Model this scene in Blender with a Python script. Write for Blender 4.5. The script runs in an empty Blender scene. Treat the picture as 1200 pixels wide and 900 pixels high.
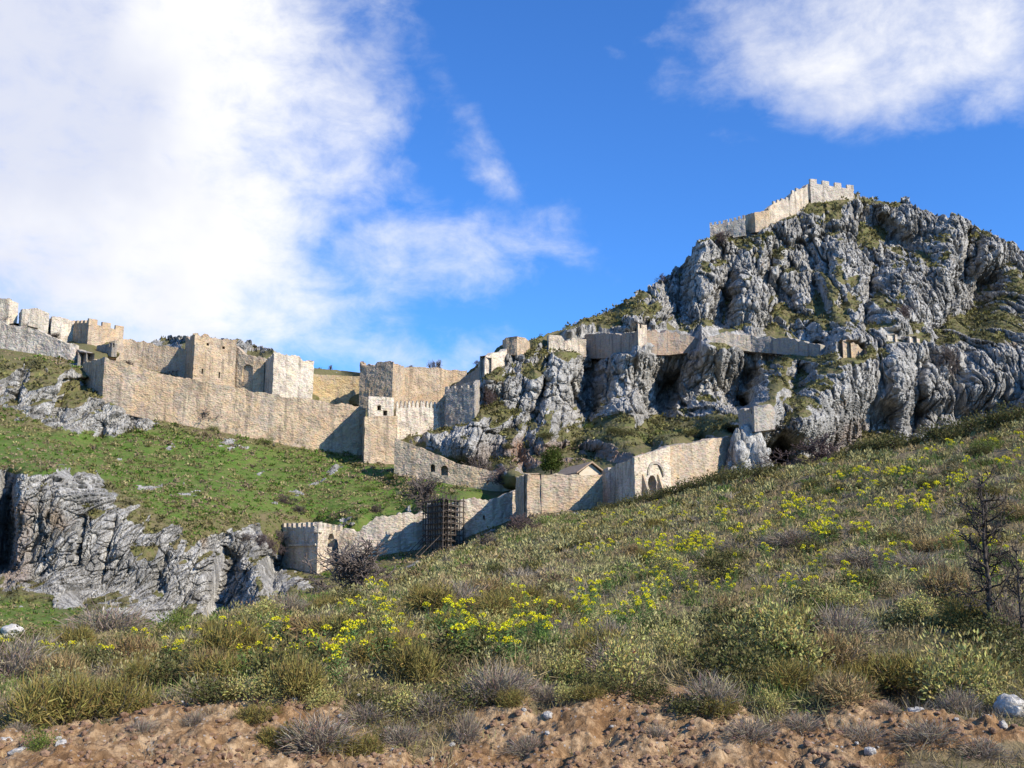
import bpy, math, random
import numpy as np
from mathutils import Vector, Matrix
random.seed(7); rng = np.random.default_rng(11)
R = math.radians
scene = bpy.context.scene
COL = scene.collection

# ------------------------------------------------------------------ camera
PITCH = R(10.0); FPX = 1177.0; CAMZ = 1.6
cam = bpy.data.cameras.new('camera'); cam_o = bpy.data.objects.new('camera', cam); COL.objects.link(cam_o)
cam.sensor_width = 36.0; cam.lens = 36.0*FPX/1200.0; cam.clip_start = 0.1; cam.clip_end = 20000
cam_o.location = (0, 0, CAMZ); cam_o.rotation_euler = (R(90)+PITCH, 0, 0)
scene.camera = cam_o

# ------------------------------------------------------------------ light
SUN_EL = R(33); SUN_H = R(54)           # SUN_H: swing of the sun to the right of straight behind the camera
to_sun = Vector((math.sin(SUN_H)*math.cos(SUN_EL), -math.cos(SUN_H)*math.cos(SUN_EL), math.sin(SUN_EL)))
sun = bpy.data.lights.new('sun', 'SUN'); sun.energy = 5.0; sun.angle = R(0.5); sun.color = (1.0, 0.93, 0.82)
sun_o = bpy.data.objects.new('sun', sun); COL.objects.link(sun_o)
sun_o.rotation_euler = to_sun.to_track_quat('Z', 'Y').to_euler(); sun_o.location = (60, -40, 80)
scene.view_settings.view_transform = 'Standard'; scene.view_settings.look = 'None'
scene.view_settings.exposure = 0.4; scene.cycles.diffuse_bounces = 1; scene.cycles.max_bounces = 4; scene.view_settings.gamma = 1.0; scene.view_settings.use_curve_mapping = False

cp, sp = math.cos(PITCH), math.sin(PITCH)
def ray(px, py):
    """direction (per unit of world y) through a photograph pixel; works on arrays"""
    u = (np.asarray(px, float)-600.0)/FPX; v = (450.0-np.asarray(py, float))/FPX
    d = cp - v*sp
    return u/d, (sp + v*cp)/d
def at(px, py, Y):
    a, b = ray(px, py)
    return np.stack([a*Y, np.broadcast_to(np.asarray(Y, float), np.shape(a*Y)), CAMZ + b*Y], -1)

# ------------------------------------------------------------------ node helpers
class NT:
    def __init__(s, nt): s.nt = nt; s.n = nt.nodes; s.l = nt.links
    def new(s, t, **kw):
        n = s.n.new(t)
        for k, v in kw.items(): setattr(n, k, v)
        return n
    def put(s, sock, v):
        if isinstance(v, bpy.types.NodeSocket): s.l.new(v, sock)
        else: sock.default_value = v
    def math(s, op, a, b=0.0, c=None, clamp=False):
        n = s.new('ShaderNodeMath', operation=op, use_clamp=clamp); s.put(n.inputs[0], a); s.put(n.inputs[1], b)
        if c is not None: s.put(n.inputs[2], c)
        return n.outputs[0]
    def vmath(s, op, a, b=(0, 0, 0), out=0):
        n = s.new('ShaderNodeVectorMath', operation=op); s.put(n.inputs[0], a); s.put(n.inputs[1], b); return n.outputs[out]
    def mix(s, f, a, b, blend='MIX'):
        n = s.new('ShaderNodeMix', data_type='RGBA', blend_type=blend); n.clamp_factor = True
        s.put(n.inputs[0], f); s.put(n.inputs[6], col4(a)); s.put(n.inputs[7], col4(b)); return n.outputs[2]
    def noise(s, vec, scale, detail=4.0, rough=0.55, dist=0.0):
        n = s.new('ShaderNodeTexNoise'); s.put(n.inputs['Vector'], vec)
        n.inputs['Scale'].default_value = scale; n.inputs['Detail'].default_value = detail
        n.inputs['Roughness'].default_value = rough; n.inputs['Distortion'].default_value = dist
        return n.outputs['Fac']
    def voro(s, vec, scale, feature='F1', rnd=1.0):
        n = s.new('ShaderNodeTexVoronoi', feature=feature); s.put(n.inputs['Vector'], vec); n.inputs['Scale'].default_value = scale
        n.inputs['Randomness'].default_value = rnd
        return n.outputs['Distance'], n.outputs.get('Color')
    def ss(s, x, a, b):
        n = s.new('ShaderNodeMapRange', interpolation_type='SMOOTHSTEP', clamp=True)
        s.put(n.inputs[0], x); n.inputs[1].default_value = a; n.inputs[2].default_value = b
        return n.outputs[0]
    def scalev(s, vec, sc, rot=(0, 0, 0)):
        n = s.new('ShaderNodeMapping'); s.put(n.inputs[0], vec); n.inputs['Scale'].default_value = sc; n.inputs['Rotation'].default_value = rot
        return n.outputs[0]
    def bump(s, h, strength, dist, normal=None):
        n = s.new('ShaderNodeBump'); s.put(n.inputs['Height'], h); n.inputs['Strength'].default_value = strength; n.inputs['Distance'].default_value = dist
        if normal is not None: s.put(n.inputs['Normal'], normal)
        return n.outputs[0]
def col4(c):
    if isinstance(c, bpy.types.NodeSocket): return c
    return (c[0], c[1], c[2], 1.0) if len(c) == 3 else c
def new_mat(name, rough=0.9):
    m = bpy.data.materials.new(name); m.use_nodes = True
    t = NT(m.node_tree); b = t.n['Principled BSDF']; b.inputs['Roughness'].default_value = rough
    b.inputs['Specular IOR Level'].default_value = 0.15
    return m, t, b
def attr(t, name, out='Fac'):
    n = t.new('ShaderNodeAttribute', attribute_name=name); return n.outputs[out]

# ------------------------------------------------------------------ sky
world = bpy.data.worlds.new('World'); scene.world = world; world.use_nodes = True
def build_sky():
    t = NT(world.node_tree); bg = t.n['Background']; S = 0.105; bg.inputs['Strength'].default_value = S
    sky = t.new('ShaderNodeTexSky'); sky.sky_type = 'NISHITA'; sky.sun_disc = False
    sky.sun_elevation = SUN_EL; sky.sun_rotation = math.atan2(to_sun.x, to_sun.y); sky.altitude = 400
    sky.air_density = 1.0; sky.dust_density = 0.3; sky.ozone_density = 3.0
    tint = t.mix(1.0, sky.outputs[0], (0.50, 1.02, 1.70), 'MULTIPLY')
    d = t.new('ShaderNodeTexCoord').outputs['Generated']
    # wispy displacement of the lookup direction
    n1 = t.new('ShaderNodeTexNoise'); t.put(n1.inputs['Vector'], d); n1.inputs['Scale'].default_value = 5.0; n1.inputs['Detail'].default_value = 6.0
    off = t.vmath('SUBTRACT', n1.outputs['Color'], (0.5, 0.5, 0.5))
    sc = t.new('ShaderNodeVectorMath', operation='SCALE'); t.put(sc.inputs[0], off); sc.inputs[3].default_value = 0.13
    dd = t.vmath('ADD', d, sc.outputs[0])
    def blob(px, py, rx, ry, ang, gain, soft):
        a, b = ray(px, py); f = Vector((float(a), 1.0, float(b))).normalized()
        rt = f.cross(Vector((0, 0, 1))).normalized(); up = rt.cross(f)
        ca, sa = math.cos(R(ang)), math.sin(R(ang))
        ax = (rt*ca + up*sa)/(rx/FPX); ay = (up*ca - rt*sa)/(ry/FPX)
        x = t.vmath('DOT_PRODUCT', dd, tuple(ax), 1); y = t.vmath('DOT_PRODUCT', dd, tuple(ay), 1)
        x = t.math('SUBTRACT', x, f.dot(ax)); y = t.math('SUBTRACT', y, f.dot(ay))
        r = t.math('SQRT', t.math('ADD', t.math('MULTIPLY', x, x), t.math('MULTIPLY', y, y)))
        front = t.math('GREATER_THAN', t.vmath('DOT_PRODUCT', d, tuple(f), 1), 0.2)
        v = t.math('SUBTRACT', 1.0, t.ss(r, 1.0-soft, 1.0+soft))
        return t.math('MULTIPLY', t.math('MULTIPLY', v, gain), front)
    nb = t.noise(d, 6.0, 9.0, 0.60, 0.15); nf = t.noise(t.scalev(d, (1, 1, 1.7)), 15.0, 8.0, 0.62, 0.3)
    tex = t.math('ADD', t.math('MULTIPLY', nb, 0.52), t.math('MULTIPLY', nf, 0.48))
    total = None
    for b in [(10, 60, 330, 330, 0, 1.4, 0.65), (130, 250, 240, 200, -25, 1.4, 0.7), (0, 380, 260, 130, 0, 1.0, .5), (260, 350, 210, 80, 4, 1.0, .7),
              (480, 292, 210, 62, 6, .84, .9), (560, 165, 160, 34, -50, .66, 1.0), (400, 10, 130, 40, -20, .55, .8), (390, 150, 110, 60, -38, .50, .8),
              (440, 412, 190, 40, 3, .80, .9), (1075, 45, 225, 92, -2, 1.05, .6), (965, 118, 120, 40, -14, .85, .7), (1150, 105, 120, 50, 0, .85, .55),
              (880, 186, 70, 12, -6, .33, .9), (745, 70, 24, 10, -20, .36, .9), (-420, 150, 300, 330, 0, 1.0, .5)]:
        v = blob(*b); total = v if total is None else t.math('MAXIMUM', total, v)
    dens = t.math('SUBTRACT', t.math('ADD', total, t.math('MULTIPLY', t.math('SUBTRACT', tex, 0.5), 2.3)), 0.47)
    cov = t.ss(dens, -0.12, 0.95)
    cov = t.math('MULTIPLY', cov, t.ss(total, 0.02, 0.30))
    shade = t.noise(d, 4.0, 5.0, 0.5)
    cc = t.mix(t.ss(shade, 0.36, 0.62), (0.57/S, 0.60/S, 0.71/S), (0.80/S, 0.80/S, 0.81/S))
    t.put(bg.inputs['Color'], t.mix(cov, tint, cc))
build_sky()

# ------------------------------------------------------------------ numpy noise
def _h(ix, iy, iz, seed):
    h = (ix.astype(np.uint32)*np.uint32(374761393)) ^ (iy.astype(np.uint32)*np.uint32(668265263)) ^ (iz.astype(np.uint32)*np.uint32(2147483647 & 1274126177)) ^ np.uint32(seed*2654435761 & 0xffffffff)
    h = (h ^ (h >> np.uint32(13)))*np.uint32(1274126177); h = (h ^ (h >> np.uint32(16)))*np.uint32(2246822519)
    return h ^ (h >> np.uint32(15))
def vnoise(p, seed=0):
    """smooth gradient-free lattice noise in -1..1"""
    p = np.asarray(p, np.float32); i = np.floor(p).astype(np.int32); f = p - i
    w = f*f*f*(f*(f*6-15)+10)
    out = np.zeros(p.shape[0], np.float32)
    for dx in (0, 1):
        for dy in (0, 1):
            for dz in (0, 1):
                h = _h(i[:, 0]+dx, i[:, 1]+dy, i[:, 2]+dz, seed)
                gx = ((h & np.uint32(1023)).astype(np.float32)/511.5-1); gy = (((h >> np.uint32(10)) & np.uint32(1023)).astype(np.float32)/511.5-1); gz = (((h >> np.uint32(20)) & np.uint32(1023)).astype(np.float32)/511.5-1)
                d = gx*(f[:, 0]-dx)+gy*(f[:, 1]-dy)+gz*(f[:, 2]-dz)
                ww = (w[:, 0] if dx else 1-w[:, 0])*(w[:, 1] if dy else 1-w[:, 1])*(w[:, 2] if dz else 1-w[:, 2])
                out += ww*d
    return out*1.5
def fbm(p, o=4, seed=0, g=0.5):
    p = np.asarray(p, np.float32); a = 1.0; s = 0; n = 0
    for k in range(o):
        s = s + a*vnoise(p, seed+k); n += a; a *= g; p = p*2.03+7.1
    return s/n*1.3
def ridged(p, o=4, seed=0, g=0.5):
    p = np.asarray(p, np.float32); a = 1.0; s = 0; n = 0
    for k in range(o):
        s = s + a*(1-2*np.abs(vnoise(p, seed+k))); n += a; a *= g; p = p*2.1+3.7
    return s/n
def worley(p, seed=0, tilt=None):
    p = np.asarray(p, np.float32); i = np.floor(p).astype(np.int32); f = p-i
    f1 = np.full(p.shape[0], 9, np.float32); f2 = f1.copy(); cid = np.zeros(p.shape[0], np.float32)
    for dx in (-1, 0, 1):
        for dy in (-1, 0, 1):
            for dz in (-1, 0, 1):
                h = _h(i[:, 0]+dx, i[:, 1]+dy, i[:, 2]+dz, seed)
                qx = dx+(h & np.uint32(1023))/1023.0-f[:, 0]; qy = dy+((h >> np.uint32(10)) & np.uint32(1023))/1023.0-f[:, 1]; qz = dz+((h >> np.uint32(20)) & np.uint32(1023))/1023.0-f[:, 2]
                d = (qx*qx+qy*qy+qz*qz).astype(np.float32)
                m = d < f1; f2 = np.where(m, f1, np.minimum(f2, d)); cid = np.where(m, ((h >> np.uint32(5)) & np.uint32(255)).astype(np.float32)/255, cid); f1 = np.where(m, d, f1)
                if tilt is not None:
                    hh = h*np.uint32(2654435761)
                    tl = (qx*((hh & np.uint32(255)).astype(np.float32)/127.5-1)+qy*(((hh >> np.uint32(8)) & np.uint32(255)).astype(np.float32)/127.5-1)+qz*(((hh >> np.uint32(16)) & np.uint32(255)).astype(np.float32)/127.5-1))
                    tilt[:] = np.where(m, tl, tilt)
    return np.sqrt(f1), np.sqrt(f2), cid
def smooth01(x, a, b):
    t = np.clip((x-a)/(b-a), 0, 1); return t*t*(3-2*t)

# ------------------------------------------------------------------ mesh helpers
def mesh_np(name, V, F, attrs=None, smooth=True, uv=None, cols=None):
    """F: int array (n,3) or (n,4)"""
    V = np.ascontiguousarray(V, np.float32); F = np.ascontiguousarray(F, np.int32); k = F.shape[1]
    me = bpy.data.meshes.new(name); me.vertices.add(len(V)); me.vertices.foreach_set('co', V.ravel())
    me.loops.add(F.size); me.loops.foreach_set('vertex_index', F.ravel())
    me.polygons.add(len(F)); me.polygons.foreach_set('loop_start', np.arange(0, F.size, k, dtype=np.int32))
    me.polygons.foreach_set('use_smooth', smooth if isinstance(smooth, np.ndarray) else np.full(len(F), smooth))
    for n, v in (attrs or {}).items():
        a = me.attributes.new(n, 'FLOAT', 'POINT'); a.data.foreach_set('value', np.ascontiguousarray(v, np.float32))
    if cols is not None:
        a = me.color_attributes.new('Col', 'FLOAT_COLOR', 'POINT')
        c = np.ones((len(V), 4), np.float32); c[:, :3] = cols; a.data.foreach_set('color', c.ravel())
    me.update(calc_edges=True)
    if uv is not None:
        l = me.uv_layers.new(name='UVMap'); l.data.foreach_set('uv', np.ascontiguousarray(uv[F.ravel()], np.float32).ravel())
    me.validate()
    return me
def link(name, me, mat=None, parent=None, loc=None):
    o = bpy.data.objects.new(name, me); COL.objects.link(o)
    if mat is not None and not me.materials: me.materials.append(mat)
    if parent is not None: o.parent = parent
    if loc is not None: o.location = loc
    return o
def tag(o, label=None, cat=None, group=None, kind=None):
    if label: o['label'] = label
    if cat: o['category'] = cat
    if group: o['group'] = group
    if kind: o['kind'] = kind
    return o
def thing(name, label, cat, loc=(0, 0, 0), group=None, rz=0, sc=None):
    o = bpy.data.objects.new(name, None); COL.objects.link(o); o.location = loc; o.rotation_euler = (0, 0, rz)
    if sc: o.scale = sc
    o.empty_display_size = 0.3
    return tag(o, label, cat, group)
def grid_faces(nr, nc):
    i = np.arange((nr-1)*(nc-1)); r = i//(nc-1); c = i % (nc-1); a = r*nc+c
    return np.stack([a, a+1, a+nc+1, a+nc], 1)
def cat_meshes(parts):
    """list of (V,F,C) -> merged"""
    Vs, Fs, Cs, n = [], [], [], 0
    for V, F, C in parts:
        Vs.append(V); Fs.append(F+n); Cs.append(np.broadcast_to(C, V.shape)); n += len(V)
    return np.concatenate(Vs), np.concatenate(Fs), np.concatenate(Cs)

# ------------------------------------------------------------------ materials
def mat_masonry(name, a, b, c, mortar=0.25):
    m, t, bs = new_mat(name, 0.95)
    uv = t.new('ShaderNodeTexCoord').outputs['UV']; ob = t.new('ShaderNodeNewGeometry').outputs['Position']
    br = t.new('ShaderNodeTexBrick'); t.put(br.inputs['Vector'], uv); br.inputs['Scale'].default_value = 1.0
    br.inputs['Brick Width'].default_value = 0.85; br.inputs['Row Height'].default_value = 0.42; br.inputs['Mortar Size'].default_value = 0.05; br.inputs['Mortar Smooth'].default_value = 0.6
    br.inputs['Color1'].default_value = (0.74, 0.74, 0.74, 1); br.inputs['Color2'].default_value = (1.12, 1.12, 1.12, 1); br.inputs['Mortar'].default_value = (0.78, 0.74, 0.7, 1)
    n1 = t.noise(ob, 0.16, 6, 0.6, 0.4); n2 = t.noise(t.scalev(ob, (1, 1, 0.5)), 0.55, 7, 0.65); n3 = t.noise(ob, 2.2, 5, 0.7)
    base = t.mix(t.ss(n1, 0.40, 0.60), a, b); base = t.mix(t.ss(n2, 0.48, 0.60), base, c)
    n4 = t.noise(ob, 0.07, 5, 0.6, 0.8); base = t.mix(t.math('MULTIPLY', t.ss(n4, 0.46, 0.60), 0.4), base, (0.43, 0.38, 0.31))
    strk = t.noise(t.scalev(ob, (1, 1, 0.10)), 0.75, 5, 0.6); base = t.mix(t.math('MULTIPLY', t.ss(strk, 0.52, 0.64), 0.6), base, tuple(x*0.52 for x in c))
    n5 = t.noise(ob, 0.30, 5, 0.65); base = t.mix(t.math('MULTIPLY', t.ss(n5, 0.56, 0.66), 0.55), base, tuple(min(.8, x*y) for x, y in zip(b, (1.15, 1.02, .85))))
    base = t.mix(mortar, base, br.outputs[0], 'MULTIPLY')
    base = t.mix(t.math('MULTIPLY', t.ss(n3, 0.56, 0.68), 0.6), base, tuple(x*0.45 for x in a))
    v, vc = t.voro(t.scalev(ob, (1, 1, 1.8)), 1.6)
    base = t.mix(0.12, base, t.mix(1.0, vc, (0.45, 0.45, 0.45), 'ADD'), 'MULTIPLY')
    t.put(bs.inputs['Base Color'], base)
    h = t.math('ADD', t.math('MULTIPLY', n3, 1.0), t.math('MULTIPLY', v, 0.5))
    t.put(bs.inputs['Normal'], t.bump(h, 0.9, 0.35))
    return m
M = {}
M['tan'] = mat_masonry('tan_masonry', (0.50, 0.36, 0.22), (0.60, 0.455, 0.295), (0.40, 0.31, 0.215))
M['pale'] = mat_masonry('pale_masonry', (0.64, 0.54, 0.40), (0.70, 0.61, 0.48), (0.48, 0.40, 0.31))
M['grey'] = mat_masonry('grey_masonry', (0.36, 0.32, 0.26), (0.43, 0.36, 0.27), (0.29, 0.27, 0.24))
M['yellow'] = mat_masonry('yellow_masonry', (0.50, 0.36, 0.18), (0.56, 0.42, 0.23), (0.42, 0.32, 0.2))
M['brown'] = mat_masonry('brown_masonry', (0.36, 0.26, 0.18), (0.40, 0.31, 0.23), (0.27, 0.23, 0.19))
M['cream'] = mat_masonry('cream_masonry', (0.62, 0.51, 0.36), (0.68, 0.58, 0.44), (0.45, 0.36, 0.27), 0.25)
def mat_plain(name, c1, c2, scale, bump=0.3, dist=0.02, rough=0.9):
    m, t, bs = new_mat(name, rough); ob = t.new('ShaderNodeTexCoord').outputs['Object']
    n = t.noise(ob, scale, 6, 0.65); t.put(bs.inputs['Base Color'], t.mix(t.ss(n, 0.35, 0.65), c1, c2)); t.put(bs.inputs['Normal'], t.bump(n, bump, dist)); return m
M['wood'] = mat_plain('weathered_timber', (0.045, 0.035, 0.028), (0.12, 0.095, 0.075), 3.0)
M['bark'] = mat_plain('dark_bark', (0.035, 0.028, 0.022), (0.11, 0.09, 0.075), 14.0)
M['twig'] = mat_plain('grey_twigs', (0.10, 0.075, 0.06), (0.17, 0.14, 0.12), 3.0)
M['mauve'] = mat_plain('mauve_twigs', (0.085, 0.055, 0.05), (0.14, 0.105, 0.095), 2.0)
M['tile'] = mat_plain('roof_tiles', (0.32, 0.21, 0.13), (0.42, 0.31, 0.21), 3.0)
M['plaster'] = mat_plain('cream_plaster', (0.58, 0.48, 0.33), (0.64, 0.55, 0.41), 1.5)
M['stone'] = mat_plain('pale_limestone', (0.36, 0.33, 0.28), (0.60, 0.55, 0.48), 5.0, 0.7, 0.05)
M['clod'] = mat_plain('earth_clods', (0.17, 0.095, 0.055), (0.29, 0.18, 0.11), 14.0, 0.7, 0.03)
def mat_leaf(name, trans=0.3):
    m, t, bs = new_mat(name, 0.75)
    c = attr(t, 'Col', 'Color'); ob = t.new('ShaderNodeNewGeometry').outputs['Position']
    n = t.noise(ob, 9.0, 3, 0.6); c = t.mix(1.0, c, t.mix(n, (0.6, 0.6, 0.6), (1.4, 1.4, 1.4)), 'MULTIPLY')
    t.put(bs.inputs['Base Color'], c)
    tr = t.new('ShaderNodeBsdfTranslucent'); t.put(tr.inputs['Color'], c)
    mx = t.new('ShaderNodeMixShader'); mx.inputs[0].default_value = trans
    t.l.new(bs.outputs[0], mx.inputs[1]); t.l.new(tr.outputs[0], mx.inputs[2]); t.l.new(mx.outputs[0], t.n['Material Output'].inputs[0])
    return m
M['leaf'] = mat_leaf('leaves', 0.28); M['dry'] = mat_leaf('dry_stalks', 0.2)

def mat_rock():
    m, t, bs = new_mat('limestone_and_turf', 0.95)
    g = t.new('ShaderNodeNewGeometry'); P = g.outputs['Position']
    PS = t.scalev(P, (1, 1, 0.42), (0, 0.12, 0))
    n1 = t.noise(P, 0.045, 5, 0.6); n2 = t.noise(PS, 0.35, 8, 0.68, 0.5); n3 = t.noise(PS, 1.1, 6, 0.7); 
    rock = t.mix(t.ss(n2, 0.36, 0.62), (0.235, 0.216, 0.185), (0.60, 0.565, 0.495))
    rock = t.mix(t.math('MULTIPLY', t.ss(n1, 0.47, 0.62), 0.5), rock, (0.62, 0.585, 0.52))
    rock = t.mix(t.math('MULTIPLY', t.ss(n3, 0.55, 0.70), 0.8), rock, (0.10, 0.10, 0.098))
    rock = t.mix(t.math('MULTIPLY', t.ss(t.noise(PS, 0.13, 7, 0.66), 0.50, 0.62), 0.75), rock, (0.23, 0.22, 0.195))
    rock = t.mix(t.math('MULTIPLY', t.ss(t.noise(t.scalev(P, (1, 1, .12), (0, .15, 0)), 0.8, 6, 0.65), 0.53, 0.66), 0.65), rock, (0.15, 0.145, 0.132))
    rock = t.mix(t.ss(t.noise(P, 0.09, 4, 0.6), 0.62, 0.74), rock, (0.34, 0.26, 0.18))
    rock = t.mix(t.math('MULTIPLY', attr(t, 'ochre'), t.ss(n2, 0.3, 0.6)), rock, (0.36, 0.22, 0.14))
    lich = t.ss(t.noise(P, 0.5, 6, 0.7), 0.60, 0.72); rock = t.mix(t.math('MULTIPLY', lich, 0.55), rock, (0.13, 0.13, 0.07))
    gp = t.noise(P, 0.07, 6, 0.6); gq = t.noise(P, 0.55, 6, 0.65); gr = t.noise(P, 1.7, 4, 0.7)
    lush = attr(t, 'lush')
    dryc = t.mix(t.ss(gq, 0.4, 0.6), (0.17, 0.135, 0.068), (0.125, 0.125, 0.042))
    lushc = t.mix(t.ss(gq, 0.35, 0.6), (0.075, 0.150, 0.018), (0.135, 0.160, 0.040))
    turf = t.mix(t.ss(t.math('ADD', t.math('MULTIPLY', lush, 0.9), t.math('SUBTRACT', gp, 0.5)), 0.25, 0.65), dryc, lushc)
    turf = t.mix(t.math('MULTIPLY', t.ss(gr, 0.52, 0.66), 0.6), turf, (0.085, 0.085, 0.03))
    f = t.ss(t.math('ADD', attr(t, 'turf'), t.math('MULTIPLY', t.math('SUBTRACT', t.noise(P, 0.8, 6, 0.7), 0.5), 0.9)), 0.42, 0.58)
    t.put(bs.inputs['Base Color'], t.mix(f, rock, turf))
    v1, _ = t.voro(PS, 0.75, 'F1'); v2, _ = t.voro(PS, 2.1, 'DISTANCE_TO_EDGE')
    h = t.math('ADD', t.math('ADD', t.math('MULTIPLY', v1, -0.9), t.math('MULTIPLY', n3, 1.4)), t.math('MULTIPLY', t.ss(v2, 0.0, 0.12), 0.35))
    h = t.mix(f, h, t.math('MULTIPLY', t.noise(P, 1.6, 4, 0.7), 0.6))
    t.put(bs.inputs['Normal'], t.bump(h, 0.9, 0.6))
    return m
M['rock'] = mat_rock()
def mat_soil():
    m, t, bs = new_mat('red_soil_and_litter', 1.0)
    P = t.new('ShaderNodeNewGeometry').outputs['Position']
    n1 = t.noise(P, 1.3, 6, 0.65); n2 = t.noise(P, 9.0, 7, 0.7); n3 = t.noise(P, 40.0, 4, 0.7)
    soil = t.mix(t.ss(n1, 0.35, 0.65), (0.37, 0.215, 0.100), (0.52, 0.36, 0.205))
    soil = t.mix(t.ss(n2, 0.42, 0.62), t.mix(1.0, soil, (0.50, 0.46, 0.42), 'MULTIPLY'), soil)
    v, vc = t.voro(P, 26.0); peb = t.math('MULTIPLY', t.math('LESS_THAN', v, 0.30), t.math('GREATER_THAN', t.new_sep(vc), 0.80))
    soil = t.mix(t.math('MULTIPLY', peb, 0.7), soil, (0.40, 0.35, 0.30))
    lit = t.mix(t.ss(n2, 0.4, 0.6), (0.17, 0.125, 0.065), (0.27, 0.20, 0.11))
    lit = t.mix(t.math('MULTIPLY', t.ss(t.noise(P, 0.25, 5, 0.6), 0.5, 0.65), 0.8), lit, (0.08, 0.085, 0.03))
    lit = t.mix(t.ss(n3, 0.6, 0.75), lit, (0.2, 0.17, 0.11))
    f = t.ss(t.math('ADD', attr(t, 'bare'), t.math('MULTIPLY', t.math('SUBTRACT', t.noise(P, 2.2, 6, 0.7), 0.5), 1.3)), 0.40, 0.60)
    t.put(bs.inputs['Base Color'], t.mix(f, lit, soil))
    t.put(bs.inputs['Normal'], t.bump(t.math('ADD', n2, t.math('MULTIPLY', n3, 0.5)), 0.9, 0.05))
    return m
def _sep(self, c):
    n = self.new('ShaderNodeSeparateColor'); self.put(n.inputs[0], c); return n.outputs[0]
NT.new_sep = _sep
M['soil'] = mat_soil()

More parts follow.
